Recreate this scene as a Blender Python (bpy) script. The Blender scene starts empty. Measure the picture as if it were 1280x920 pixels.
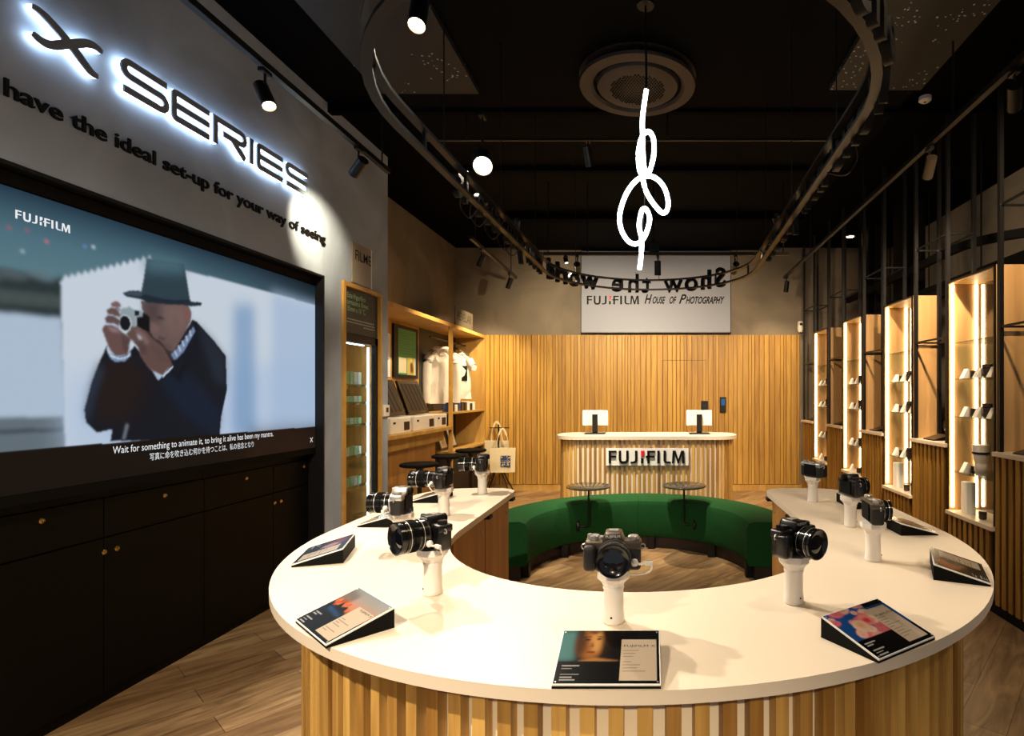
import bpy, bmesh, math, random
import numpy as np
from mathutils import Vector, Matrix
random.seed(7)
PI = math.pi
COL = bpy.context.scene.collection
F = 700.0; VX = 812.0; VY = 493.0; EYE = 1.5      # lens and vanishing point of a 1280x920 picture

# ------------------------------------------------------------------ materials
def lin(c):
    out = []
    for v in c[:3]:
        v = v / 255.0
        out.append(v / 12.92 if v <= 0.04045 else ((v + 0.055) / 1.055) ** 2.4)
    return tuple(out)
def base_mat(name):
    m = bpy.data.materials.new(name); m.use_nodes = True
    nt = m.node_tree; b = nt.nodes['Principled BSDF']
    return m, nt, b
def mat(name, c, rough=0.5, metal=0.0, var=0.0, scale=8.0, spec=None, bump=0.0):
    m, nt, b = base_mat(name)
    l = lin(c)
    b.inputs['Roughness'].default_value = rough
    b.inputs['Metallic'].default_value = metal
    if spec is not None: b.inputs['Specular IOR Level'].default_value = spec
    b.inputs['Base Color'].default_value = (*l, 1)
    if var > 0 or bump > 0:
        tc = nt.nodes.new('ShaderNodeTexCoord'); n = nt.nodes.new('ShaderNodeTexNoise')
        n.inputs['Scale'].default_value = scale; n.inputs['Detail'].default_value = 5
        nt.links.new(tc.outputs['Object'], n.inputs['Vector'])
        if var > 0:
            r = nt.nodes.new('ShaderNodeValToRGB')
            r.color_ramp.elements[0].position = 0.3; r.color_ramp.elements[1].position = 0.7
            r.color_ramp.elements[0].color = (*[v * (1 - var) for v in l], 1)
            r.color_ramp.elements[1].color = (*[min(1, v * (1 + var)) for v in l], 1)
            nt.links.new(n.outputs['Fac'], r.inputs['Fac']); nt.links.new(r.outputs['Color'], b.inputs['Base Color'])
        if bump > 0:
            bp = nt.nodes.new('ShaderNodeBump'); bp.inputs['Strength'].default_value = bump; bp.inputs['Distance'].default_value = 0.01
            nt.links.new(n.outputs['Fac'], bp.inputs['Height']); nt.links.new(bp.outputs['Normal'], b.inputs['Normal'])
    return m
def emit(name, c, s):
    m = bpy.data.materials.new(name); m.use_nodes = True; nt = m.node_tree
    nt.nodes.remove(nt.nodes['Principled BSDF'])
    e = nt.nodes.new('ShaderNodeEmission'); e.inputs['Color'].default_value = (*lin(c), 1); e.inputs['Strength'].default_value = s
    nt.links.new(e.outputs[0], nt.nodes['Material Output'].inputs[0])
    return m
def wood(name, dark, light, stretch=(14, 14, 0.8), rough=0.5, island=0.35, grain=1.0):
    m, nt, b = base_mat(name); b.inputs['Roughness'].default_value = rough
    tc = nt.nodes.new('ShaderNodeTexCoord'); mp = nt.nodes.new('ShaderNodeMapping'); mp.inputs['Scale'].default_value = stretch
    geo = nt.nodes.new('ShaderNodeNewGeometry')
    add = nt.nodes.new('ShaderNodeVectorMath'); add.operation = 'ADD'
    cm = nt.nodes.new('ShaderNodeCombineXYZ'); mul = nt.nodes.new('ShaderNodeMath'); mul.operation = 'MULTIPLY'; mul.inputs[1].default_value = 37.0
    nt.links.new(geo.outputs['Random Per Island'], mul.inputs[0])
    for i in range(3): nt.links.new(mul.outputs[0], cm.inputs[i])
    nt.links.new(tc.outputs['Object'], mp.inputs['Vector']); nt.links.new(mp.outputs[0], add.inputs[0]); nt.links.new(cm.outputs[0], add.inputs[1])
    n = nt.nodes.new('ShaderNodeTexNoise'); n.inputs['Scale'].default_value = 1.6 * grain; n.inputs['Detail'].default_value = 7; n.inputs['Distortion'].default_value = 0.9
    nt.links.new(add.outputs[0], n.inputs['Vector'])
    mx = nt.nodes.new('ShaderNodeMath'); mx.operation = 'MULTIPLY_ADD'; mx.inputs[1].default_value = island
    s = nt.nodes.new('ShaderNodeMath'); s.operation = 'MULTIPLY_ADD'; s.inputs[1].default_value = 1.0; s.inputs[2].default_value = -island / 2
    nt.links.new(n.outputs['Fac'], s.inputs[0]); nt.links.new(geo.outputs['Random Per Island'], mx.inputs[0]); nt.links.new(s.outputs[0], mx.inputs[2])
    r = nt.nodes.new('ShaderNodeValToRGB'); r.color_ramp.elements[0].position = 0.25; r.color_ramp.elements[1].position = 0.75
    r.color_ramp.elements[0].color = (*lin(dark), 1); r.color_ramp.elements[1].color = (*lin(light), 1)
    nt.links.new(mx.outputs[0], r.inputs['Fac']); nt.links.new(r.outputs['Color'], b.inputs['Base Color'])
    return m
def glass(name, tint=(235, 245, 245), refl=0.12):
    m = bpy.data.materials.new(name); m.use_nodes = True; nt = m.node_tree
    nt.nodes.remove(nt.nodes['Principled BSDF'])
    t = nt.nodes.new('ShaderNodeBsdfTransparent'); t.inputs['Color'].default_value = (*lin(tint), 1)
    g = nt.nodes.new('ShaderNodeBsdfGlossy'); g.inputs['Roughness'].default_value = 0.02
    lw = nt.nodes.new('ShaderNodeLayerWeight'); lw.inputs['Blend'].default_value = .5
    fr = nt.nodes.new('ShaderNodeMath'); fr.operation = 'POWER'; fr.inputs[1].default_value = 4.5; nt.links.new(lw.outputs['Facing'], fr.inputs[0])
    ad = nt.nodes.new('ShaderNodeMath'); ad.operation = 'ADD'; ad.inputs[1].default_value = refl
    mx = nt.nodes.new('ShaderNodeMixShader')
    nt.links.new(fr.outputs[0], ad.inputs[0]); nt.links.new(ad.outputs[0], mx.inputs[0])
    nt.links.new(t.outputs[0], mx.inputs[1]); nt.links.new(g.outputs[0], mx.inputs[2]); nt.links.new(mx.outputs[0], nt.nodes['Material Output'].inputs[0])
    return m
def vcol(name, emission=0.0, rough=0.35):
    m = bpy.data.materials.new(name); m.use_nodes = True; nt = m.node_tree
    a = nt.nodes.new('ShaderNodeAttribute'); a.attribute_name = 'print'
    b = nt.nodes['Principled BSDF']; b.inputs['Roughness'].default_value = rough
    if emission > 0:
        b.inputs['Base Color'].default_value = (0.001, 0.001, 0.001, 1); b.inputs['Specular IOR Level'].default_value = 0.06
        nt.links.new(a.outputs['Color'], b.inputs['Emission Color']); b.inputs['Emission Strength'].default_value = emission
    else:
        nt.links.new(a.outputs['Color'], b.inputs['Base Color'])
    return m
def plaster(name, c, var=0.22, scale=0.9):
    m, nt, b = base_mat(name); b.inputs['Roughness'].default_value = 0.75; l = lin(c)
    tc = nt.nodes.new('ShaderNodeTexCoord'); n = nt.nodes.new('ShaderNodeTexNoise'); n.inputs['Scale'].default_value = scale * 1.6; n.inputs['Detail'].default_value = 4; n.inputs['Distortion'].default_value = 1.2
    nt.links.new(tc.outputs['Object'], n.inputs['Vector'])
    r = nt.nodes.new('ShaderNodeValToRGB'); r.color_ramp.elements[0].position = 0.32; r.color_ramp.elements[1].position = 0.68
    r.color_ramp.elements[0].color = (*[v * (1 - var) for v in l], 1); r.color_ramp.elements[1].color = (*[v * (1 + var * .6) for v in l], 1)
    nt.links.new(n.outputs['Fac'], r.inputs['Fac']); nt.links.new(r.outputs['Color'], b.inputs['Base Color'])
    return m
def floor_mat():
    m, nt, b = base_mat('floor_planks'); b.inputs['Roughness'].default_value = 0.42
    tc = nt.nodes.new('ShaderNodeTexCoord'); mp = nt.nodes.new('ShaderNodeMapping'); mp.inputs['Rotation'].default_value = (0, 0, math.radians(-50))
    nt.links.new(tc.outputs['Object'], mp.inputs['Vector'])
    br = nt.nodes.new('ShaderNodeTexBrick'); br.inputs['Scale'].default_value = 1.0
    br.inputs['Brick Width'].default_value = 1.1; br.inputs['Row Height'].default_value = 0.19; br.inputs['Mortar Size'].default_value = 0.0016
    br.inputs['Color1'].default_value = (*lin((150, 118, 82)), 1); br.inputs['Color2'].default_value = (*lin((196, 164, 122)), 1); br.inputs['Mortar'].default_value = (*lin((84, 62, 40)), 1)
    br.offset = 0.37
    nt.links.new(mp.outputs[0], br.inputs['Vector'])
    m2 = nt.nodes.new('ShaderNodeMapping'); m2.inputs['Scale'].default_value = (1.5, 9, 1)
    nt.links.new(mp.outputs[0], m2.inputs['Vector'])
    n = nt.nodes.new('ShaderNodeTexNoise'); n.inputs['Scale'].default_value = 1.5; n.inputs['Detail'].default_value = 8; n.inputs['Distortion'].default_value = 1.6
    nt.links.new(m2.outputs[0], n.inputs['Vector'])
    r = nt.nodes.new('ShaderNodeValToRGB'); r.color_ramp.elements[0].position = 0.3; r.color_ramp.elements[1].position = 0.72
    r.color_ramp.elements[0].color = (.42, .38, .34, 1); r.color_ramp.elements[1].color = (1.1, 1.08, 1.05, 1)
    nt.links.new(n.outputs['Fac'], r.inputs['Fac'])
    mx = nt.nodes.new('ShaderNodeMix'); mx.data_type = 'RGBA'; mx.blend_type = 'MULTIPLY'; mx.inputs[0].default_value = 1
    nt.links.new(br.outputs['Color'], mx.inputs[6]); nt.links.new(r.outputs['Color'], mx.inputs[7]); nt.links.new(mx.outputs[2], b.inputs['Base Color'])
    return m
def speckle_mat():
    m, nt, b = base_mat('ceiling_speckle'); b.inputs['Roughness'].default_value = 0.6
    tc = nt.nodes.new('ShaderNodeTexCoord')
    v = nt.nodes.new('ShaderNodeTexVoronoi'); v.inputs['Scale'].default_value = 30
    nt.links.new(tc.outputs['Object'], v.inputs['Vector'])
    n = nt.nodes.new('ShaderNodeTexNoise'); n.inputs['Scale'].default_value = 1.6; nt.links.new(tc.outputs['Object'], n.inputs['Vector'])
    lt = nt.nodes.new('ShaderNodeMath'); lt.operation = 'LESS_THAN'; lt.inputs[1].default_value = 0.2
    nt.links.new(v.outputs['Distance'], lt.inputs[0])
    gt = nt.nodes.new('ShaderNodeMath'); gt.operation = 'GREATER_THAN'; gt.inputs[1].default_value = 0.52
    nt.links.new(n.outputs['Fac'], gt.inputs[0])
    ml = nt.nodes.new('ShaderNodeMath'); ml.operation = 'MULTIPLY'; nt.links.new(lt.outputs[0], ml.inputs[0]); nt.links.new(gt.outputs[0], ml.inputs[1])
    mx = nt.nodes.new('ShaderNodeMix'); mx.data_type = 'RGBA'
    nt.links.new(ml.outputs[0], mx.inputs[0]); mx.inputs[6].default_value = (*lin((17, 18, 21)), 1); mx.inputs[7].default_value = (*lin((170, 175, 185)), 1)
    nt.links.new(mx.outputs[2], b.inputs['Base Color'])
    return m

M = {}
M['plaster'] = plaster('grey_plaster', (160, 174, 196))
M['plaster2'] = plaster('brown_grey_plaster', (134, 124, 110))
M['plaster3'] = plaster('shop_grey_plaster', (150, 142, 128))
M['ceil'] = mat('black_ceiling', (4, 4, 5), 0.9, spec=.05)
M['raft'] = mat('black_raft', (6, 6, 8), 0.75, var=.25, scale=1.2, spec=.05)
M['speck'] = speckle_mat()
M['floor'] = floor_mat()
M['black'] = mat('black_satin', (14, 13, 13), 0.5, spec=.3)
M['blackm'] = mat('black_matte', (6, 6, 6), 0.75, spec=.15)
M['metal'] = mat('black_metal', (14, 13, 13), 0.4, 0.15)
M['dmetal'] = mat('dark_steel', (44, 38, 36), 0.3, 0.7)
M['cab'] = mat('black_lacquer', (8, 7, 5), 0.5, spec=0.12)
M['gold'] = mat('brass', (220, 180, 110), 0.25, 1.0)
M['white'] = mat('white_top', (232, 216, 194), 0.42)
M['whitep'] = mat('white_plastic', (236, 230, 222), 0.35)
M['cream'] = mat('cream_backing', (236, 222, 196), 0.6)
M['slat'] = wood('oak_slat', (146, 102, 42), (218, 174, 94), island=.55)
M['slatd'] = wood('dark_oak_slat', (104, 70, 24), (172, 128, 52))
M['wallwood'] = wood('oak_wall', (150, 108, 44), (198, 156, 72), island=.3)
M['oak'] = wood('oak_panel', (164, 122, 56), (202, 164, 92), stretch=(5, 5, .7), island=.05)
M['oakd'] = wood('oak_dark_panel', (146, 100, 46), (192, 142, 76), stretch=(5, 5, .7), island=.05)
M['oakc'] = wood('oak_case', (158, 120, 70), (198, 158, 106), stretch=(5, 5, .7), island=.05)
M['frame'] = wood('pine_frame', (180, 130, 58), (216, 170, 88), stretch=(3, 3, 3), island=.05)
M['green'] = mat('green_fabric', (20, 70, 31), 0.9, var=.1, scale=40, spec=.2)
M['plinth'] = mat('dark_plinth', (40, 26, 20), 0.6)
M['smoke'] = mat('dark_tabletop', (66, 60, 48), 0.12)
M['cam'] = mat('camera_black', (10, 9, 9), 0.33)
M['camshine'] = mat('camera_gloss_black', (14, 13, 13), 0.16)
M['camleather'] = mat('camera_leather', (20, 18, 17), 0.6, var=.3, scale=400)
M['graphite'] = mat('graphite', (92, 80, 66), 0.38, 0.6)
M['silver'] = mat('camera_silver', (196, 192, 186), 0.3, 0.7)
M['lensglass'] = mat('lens_glass', (10, 12, 20), 0.04, spec=0.9)
M['lensring'] = mat('lens_ring', (60, 56, 52), 0.25, 0.6)
M['brownlens'] = mat('lens_item_dark', (52, 42, 36), 0.35, 0.2, var=.3, scale=60)
M['greylens'] = mat('lens_item_light', (214, 210, 200), 0.35)
M['card'] = mat('white_card', (245, 243, 238), 0.5)
M['glass'] = glass('shelf_glass', (226, 240, 236), .08)
M['backglass'] = glass('back_glass', (200, 200, 196), .18)
M['cooler_glass'] = glass('cooler_glass', (225, 232, 230), .03)
M['led'] = emit('led_warm', (255, 220, 170), 18)
M['ledc'] = emit('led_cool', (225, 240, 255), 13)
M['neon'] = emit('neon_white', (232, 250, 252), 9)
M['halo'] = emit('letter_side_light', (214, 236, 255), 9)
M['lamp'] = emit('lamp_face', (255, 214, 160), 40)
M['lampdim'] = emit('lamp_face_soft', (255, 230, 200), 6)
M['face'] = mat('letter_face', (120, 130, 148), 0.6, 0.0)
M['ink'] = mat('black_ink', (8, 8, 9), 0.6, spec=.2)
M['red'] = mat('red_ink', (226, 24, 48), 0.4)
M['scrtext'] = emit('screen_text', (235, 238, 240), 1.0)
M['screen'] = vcol('screen_picture', 1.0, .5)
M['print'] = vcol('printed_card', 0, .18)
M['printlit'] = vcol('poster_print', 0, .5)
M['signw'] = mat('white_sign', (150, 158, 180), 0.6)
M['greensign'] = mat('sign_green_text', (140, 180, 140), 0.5)
M['greytext'] = mat('sign_grey_text', (150, 150, 150), 0.5)
M['darksign'] = mat('dark_sign', (44, 44, 42), 0.5)
M['plexi'] = mat('sign_plate', (150, 140, 126), 0.3)
M['cloth'] = mat('white_cloth', (232, 224, 212), 0.9, var=.05, scale=20)
M['tote'] = mat('canvas_tote', (226, 212, 178), 0.9, var=.06, scale=60)
M['navy'] = mat('navy_print', (52, 66, 110), 0.8, var=.9, scale=30)
M['boxg'] = mat('green_film_box', (112, 190, 130), 0.5, var=.35, scale=60)
M['boxw'] = mat('white_film_box', (216, 230, 216), 0.5, var=.25, scale=80)
M['gold2'] = mat('bronze_disc', (52, 44, 40), 0.5, .2, var=.1, scale=5)

# ------------------------------------------------------------------ objects
def thing(name, label, cat, loc=(0, 0, 0), rot=0.0, group=None):
    o = bpy.data.objects.new(name, None); o.empty_display_size = .05; COL.objects.link(o)
    o.location = loc; o.rotation_euler = (0, 0, rot); tag(o, label, cat, group); return o
def tag(o, label, cat, group=None):
    o['label'] = label; o['category'] = cat
    if group: o['group'] = group
    return o
def obj(name, bm, m, parent=None, smooth=False, label=None):
    me = bpy.data.meshes.new(name)
    bmesh.ops.recalc_face_normals(bm, faces=bm.faces[:])
    bm.to_mesh(me); bm.free()
    if smooth:
        me.shade_smooth()
        try: me.set_sharp_from_angle(angle=math.radians(38))
        except Exception: pass
    for mm in (m if isinstance(m, (list, tuple)) else [m]): me.materials.append(mm)
    o = bpy.data.objects.new(name, me); COL.objects.link(o)
    if parent: o.parent = parent
    if label: o['label'] = label
    return o
def struct(name, bm, m):
    o = obj(name, bm, m); o['kind'] = 'structure'; return o
def dup(root, loc, rot, label, group=None):
    def cp(o, p):
        c = o.copy(); COL.objects.link(c)
        if p: c.parent = p
        for ch in list(kids.get(o.name, [])): cp(ch, c)
        return c
    kids = {}
    for o in COL.objects:
        if o.parent: kids.setdefault(o.parent.name, []).append(o)
    r = cp(root, None); r.location = loc; r.rotation_euler = (0, 0, rot); r['label'] = label
    if group: r['group'] = group
    return r
def B(): return bmesh.new()
def box(bm, x0, x1, y0, y1, z0, z1, mx=None):
    vs = [bm.verts.new((x, y, z)) for z in (z0, z1) for y in (y0, y1) for x in (x0, x1)]
    if mx is not None:
        for v in vs: v.co = mx @ v.co
    for f in ((0, 1, 3, 2), (4, 6, 7, 5), (0, 4, 5, 1), (2, 3, 7, 6), (0, 2, 6, 4), (1, 5, 7, 3)):
        bm.faces.new([vs[i] for i in f])
    return vs
def rbox(bm, x0, x1, y0, y1, z0, z1, r, mx=None, seg=3):
    t = B(); box(t, x0, x1, y0, y1, z0, z1)
    bmesh.ops.bevel(t, geom=t.edges[:], offset=r, segments=seg, profile=.5, affect='EDGES')
    if mx is not None: bmesh.ops.transform(t, matrix=mx, verts=t.verts[:])
    merge(bm, t)
def merge(bm, t):
    mp = {v: bm.verts.new(v.co) for v in t.verts}
    for f in t.faces:
        nf = bm.faces.new([mp[v] for v in f.verts]); nf.material_index = f.material_index
    t.free()
def lathe(bm, prof, n=32, mx=None, cap=True):
    """prof: (r, z) list, turned about Z"""
    rings = []
    for r, z in prof:
        ring = [bm.verts.new((r * math.cos(2 * PI * i / n), r * math.sin(2 * PI * i / n), z)) for i in range(n)]
        rings.append(ring)
    for a, b in zip(rings, rings[1:]):
        for i in range(n): bm.faces.new((a[i], a[(i + 1) % n], b[(i + 1) % n], b[i]))
    if cap:
        bm.faces.new(rings[0][::-1]); bm.faces.new(rings[-1])
    if mx is not None:
        for ring in rings:
            for v in ring: v.co = mx @ v.co
def prism(bm, pts, z0, z1, mx=None):
    """closed outline in XY pushed from z0 to z1"""
    a = [bm.verts.new((p[0], p[1], z0)) for p in pts]; b = [bm.verts.new((p[0], p[1], z1)) for p in pts]
    n = len(pts)
    for i in range(n): bm.faces.new((a[i], a[(i + 1) % n], b[(i + 1) % n], b[i]))
    bm.faces.new(a[::-1]); bm.faces.new(b)
    if mx is not None:
        for v in a + b: v.co = mx @ v.co
def tube(bm, pts, r, n=10, closed=False, flat=None):
    """round tube through pts (flat=(w,h): flat bar, w across, h up)"""
    P = [Vector(p) for p in pts]; N = len(P); rings = []
    for i, p in enumerate(P):
        if closed: t = P[(i + 1) % N] - P[i - 1]
        else: t = P[min(i + 1, N - 1)] - P[max(i - 1, 0)]
        t.normalize()
        up = Vector((0, 0, 1)) if abs(t.z) < .95 else Vector((0, 1, 0))
        s = t.cross(up).normalized(); u = s.cross(t).normalized()
        rr = r[i] if isinstance(r, (list, tuple)) else r
        if flat: q = [(-flat[0] / 2, -flat[1] / 2), (flat[0] / 2, -flat[1] / 2), (flat[0] / 2, flat[1] / 2), (-flat[0] / 2, flat[1] / 2)]
        else: q = [(rr * math.cos(2 * PI * k / n), rr * math.sin(2 * PI * k / n)) for k in range(n)]
        rings.append([bm.verts.new(p + s * a + u * b) for a, b in q])
    k = len(rings[0])
    pairs = list(zip(rings, rings[1:])) + ([(rings[-1], rings[0])] if closed else [])
    for a, b in pairs:
        for i in range(k): bm.faces.new((a[i], a[(i + 1) % k], b[(i + 1) % k], b[i]))
    if not closed:
        bm.faces.new(rings[0][::-1]); bm.faces.new(rings[-1])
def smooth_path(pts, n=6, closed=False):
    P = [Vector(p) for p in pts]; out = []; N = len(P)
    for i in range(N if closed else N - 1):
        if closed: p0, p1, p2, p3 = P[i - 1], P[i], P[(i + 1) % N], P[(i + 2) % N]
        else: p0, p1, p2, p3 = P[max(i - 1, 0)], P[i], P[i + 1], P[min(i + 2, N - 1)]
        for k in range(n):
            t = k / n
            out.append(.5 * ((2 * p1) + (p2 - p0) * t + (2 * p0 - 5 * p1 + 4 * p2 - p3) * t * t + (3 * p1 - p0 - 3 * p2 + p3) * t ** 3))
    if not closed: out.append(P[-1])
    return out
def arc(cx, cy, r, a0, a1, n):
    return [(cx + r * math.cos(math.radians(a0 + (a1 - a0) * i / n)), cy + r * math.sin(math.radians(a0 + (a1 - a0) * i / n))) for i in range(n + 1)]
def frame_m(o, x, y, z):
    """matrix whose local X,Y,Z axes are x,y,z and origin o"""
    m = Matrix.Identity(4)
    for i, a in enumerate((x, y, z)):
        a = Vector(a)
        for j in range(3): m[j][i] = a[j]
    m.translation = Vector(o); return m
def text_bm(body, size, depth=0.0, off=0.0, shear=0.0, fit=None, spacing=1.0, align='LEFT'):
    """writing in the XY plane, reading along +X, front face towards +Z; fit = exact width"""
    c = bpy.data.curves.new('writing', 'FONT'); c.body = body; c.size = size; c.extrude = depth / 2; c.offset = off; c.shear = shear
    c.space_character = spacing; c.align_x = align; c.resolution_u = 4
    o = bpy.data.objects.new('writing', c); COL.objects.link(o); bpy.context.view_layer.update()
    me = bpy.data.meshes.new_from_object(o.evaluated_get(bpy.context.evaluated_depsgraph_get()))
    bm = B(); bm.from_mesh(me)
    bpy.data.objects.remove(o); bpy.data.curves.remove(c); bpy.data.meshes.remove(me)
    if fit and bm.verts:
        xs = [v.co.x for v in bm.verts]; a, b = min(xs), max(xs); k = fit / (b - a)
        for v in bm.verts: v.co.x = (v.co.x - a) * k
    return bm
def text(name, body, size, m, mx, parent=None, **kw):
    bm = text_bm(body, size, **kw); bmesh.ops.transform(bm, matrix=mx, verts=bm.verts[:])
    return obj(name, bm, m, parent)
def stroke(bm, pts, w, z0, z1, wend=None):
    """thick open line in XY, pushed z0..z1"""
    P = [Vector((p[0], p[1])) for p in pts]; L, R = [], []
    for i, p in enumerate(P):
        if i == 0: t = (P[1] - P[0]).normalized(); nrm = Vector((-t.y, t.x)); k = 1
        elif i == len(P) - 1: t = (P[-1] - P[-2]).normalized(); nrm = Vector((-t.y, t.x)); k = 1
        else:
            t1 = (P[i] - P[i - 1]).normalized(); t2 = (P[i + 1] - P[i]).normalized(); n1 = Vector((-t1.y, t1.x)); n2 = Vector((-t2.y, t2.x))
            nrm = (n1 + n2).normalized(); k = 1 / max(.5, nrm.dot(n1))
        ww = float(np.interp(i / (len(P) - 1), np.linspace(0, 1, len(w)), w)) if isinstance(w, (list, tuple)) else w
        L.append(p + nrm * ww / 2 * k); R.append(p - nrm * ww / 2 * k)
    prism(bm, [tuple(v) for v in L + R[::-1]], z0, z1)
def split_x(bm, gap):
    """cut a line of writing into pieces wherever an empty gap along X is wider than gap"""
    seen = set(); isl = []
    for v in bm.verts:
        if v in seen: continue
        st, grp = [v], []; seen.add(v)
        while st:
            a = st.pop(); grp.append(a)
            for e in a.link_edges:
                b = e.other_vert(a)
                if b not in seen: seen.add(b); st.append(b)
        isl.append((min(q.co.x for q in grp), max(q.co.x for q in grp), set(grp)))
    isl.sort(key=lambda t: t[0]); out = []
    for a, b, g in isl:
        if out and a - out[-1][1] <= gap: out[-1][1] = max(out[-1][1], b); out[-1][2] |= g
        else: out.append([a, b, set(g)])
    res = []
    for _, _, g in out:
        t = B(); mp = {v: t.verts.new(v.co) for v in g}
        for f in bm.faces:
            if f.verts[0] in g: t.faces.new([mp[v] for v in f.verts])
        res.append(t)
    bm.free(); return res
def texts(name, body, size, m, mx, parent, gap, **kw):
    for t in split_x(text_bm(body, size, **kw), gap):
        bmesh.ops.transform(t, matrix=mx, verts=t.verts[:]); obj(name, t, m, parent)
def brand_logo(parent, mx, h, depth, ink, red, names=('letter', 'red_accent')):
    """the shop's block logo, height h, local XY plane"""
    s = h
    def S(pts): return [(a * s, b * s) for a, b in pts]
    bm = B(); V = .19 * s; H = .13 * s; z0, z1 = 0, depth
    def rect(x0, x1, y0, y1): box(bm, x0 * s, x1 * s, y0 * s, y1 * s, z0, z1)
    def fletter(x, tick=False):
        rect(x, x + .19, 0, .87); rect(x, x + .62, .87, 1.0); rect(x + .19 - (.3 if tick else 0), x + .60, .47, .60)
    fletter(0)
    stroke(bm, S([(.9, 1), (.9, .35), (.93, .18), (1.02, .08), (1.2, .06), (1.38, .08), (1.47, .18), (1.5, .35), (1.5, 1)]), V, z0, z1)
    stroke(bm, S([(2.2, 1), (2.2, .25), (2.14, .11), (1.98, .06), (1.75, .06)]), [V, V, V * .9, H, H], z0, z1)
    prism(bm, S([(2.58, 0), (2.78, 0), (2.78, .38), (2.58, .42)]), z0, z1)
    rect(3.08, 3.27, 0, .87); rect(3.08, 3.72, .87, 1.0); rect(2.96, 3.68, .47, .60)
    rect(3.88, 4.08, 0, 1)
    stroke(bm, S([(4.48, 1), (4.48, .22), (4.55, .1), (4.68, .065), (4.96, .065)]), [V, V, V * .8, H, H], z0, z1)
    prism(bm, S([(5.06, 0), (5.2, 0), (5.27, .75), (5.5, 0), (5.62, 0), (5.85, .75), (5.87, 0), (6.07, 0), (6.03, 1), (5.79, 1), (5.57, .3), (5.35, 1), (5.12, 1)]), z0, z1)
    bmesh.ops.transform(bm, matrix=mx, verts=bm.verts[:]); obj(names[0], bm, ink, parent)
    bm = B(); prism(bm, S([(2.6, .52), (2.76, .60), (2.86, .76), (2.86, 1.0), (2.58, 1.0), (2.58, .55)]), z0, z1)
    bmesh.ops.transform(bm, matrix=mx, verts=bm.verts[:]); obj(names[1], bm, red, parent)

# ------------------------------------------------------------------ small picture painter (prints and the video wall)
class Img:
    def __init__(s, w, h, x0, x1, y0, y1):
        s.w, s.h = w, h; xs = np.linspace(x0, x1, w); ys = np.linspace(y0, y1, h)
        s.X, s.Y = np.meshgrid(xs, ys); s.a = np.zeros((h, w, 3)); s.ext = (x0, x1, y0, y1)
    def blur(s, m, b):
        if b <= 0: return m
        r = max(1, int(b * 2.5)); k = np.exp(-np.arange(-r, r + 1) ** 2 / (2 * b * b)); k /= k.sum()
        p = np.pad(m, r, mode='edge')
        p = np.apply_along_axis(lambda v: np.convolve(v, k, 'valid'), 1, p)
        return np.apply_along_axis(lambda v: np.convolve(v, k, 'valid'), 0, p)
    def mask(s, pts):
        m = np.zeros(s.X.shape, bool); n = len(pts)
        for i in range(n):
            x1, y1 = pts[i]; x2, y2 = pts[(i + 1) % n]
            if y1 == y2: continue
            c = ((s.Y >= min(y1, y2)) & (s.Y < max(y1, y2))); xi = x1 + (s.Y - y1) * (x2 - x1) / (y2 - y1)
            m ^= c & (s.X < xi)
        return m.astype(float)
    def mix(s, m, c, alpha=1.0):
        c = np.array(lin(c)) if not isinstance(c, np.ndarray) else c
        m = (m * alpha)[..., None]; s.a = s.a * (1 - m) + c * m
    def poly(s, pts, c, b=.7, alpha=1.0): s.mix(s.blur(s.mask(pts), b), c, alpha)
    def ell(s, cx, cy, rx, ry, c, b=.7, alpha=1.0, rot=0):
        cr, sr = math.cos(rot), math.sin(rot); dx, dy = s.X - cx, s.Y - cy
        m = ((((dx * cr + dy * sr) / rx) ** 2 + ((-dx * sr + dy * cr) / ry) ** 2) < 1).astype(float); s.mix(s.blur(m, b), c, alpha)
    def rect(s, x0, x1, y0, y1, c, b=0, alpha=1.0): s.poly([(x0, y0), (x1, y0), (x1, y1), (x0, y1)], c, b, alpha)
    def grad(s, stops):
        ys = [t[0] for t in stops]; cs = np.array([lin(t[1]) for t in stops])
        for k in range(3): s.a[..., k] = np.interp(s.Y, ys, cs[:, k])
    def mesh(s, name, fn, m, parent=None):
        x0, x1, y0, y1 = s.ext
        co = [fn(float(x), float(y)) for x, y in zip(s.X.ravel(), s.Y.ravel())]
        w, h = s.w, s.h
        idx = np.arange(w * h).reshape(h, w)
        fs = np.stack([idx[:-1, :-1], idx[:-1, 1:], idx[1:, 1:], idx[1:, :-1]], -1).reshape(-1, 4)
        me = bpy.data.meshes.new(name); me.from_pydata(co, [], fs.tolist())
        at = me.color_attributes.new('print', 'FLOAT_COLOR', 'POINT')
        col = np.ones((w * h, 4), np.float32); col[:, :3] = s.a.reshape(-1, 3) * (1.0 if 'screen' in name or m is M['printlit'] else .55); at.data.foreach_set('color', col.ravel())
        me.materials.append(m); o = bpy.data.objects.new(name, me); COL.objects.link(o)
        if parent: o.parent = parent
        return o
def tree(o): 
    out = [o]
    for c in COL.objects:
        if c.parent is o: out += tree(c)
    return out
def settle(root, loc):
    """parts were built in room coordinates: put the thing's origin at its base"""
    root.location = loc; v = Vector(loc); done = set()
    for c in tree(root)[1:]:
        if c.type == 'MESH' and c.data.name not in done and c.rotation_euler[:] == (0, 0, 0) and c.location.length == 0:
            c.data.transform(Matrix.Translation(-v)); done.add(c.data.name)
    return root

# ================================================================== ROOM
XL, XR, YB, ZC = -2.53, 3.77, 8.75, 3.79
bm = B(); box(bm, -3.6, 4.0, -1.6, 9.0, -.1, 0); struct('floor', bm, M['floor'])
bm = B(); box(bm, -3.6, 4.0, -1.6, 9.0, ZC, ZC + .1)
struct('ceiling', bm, M['ceil'])
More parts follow.
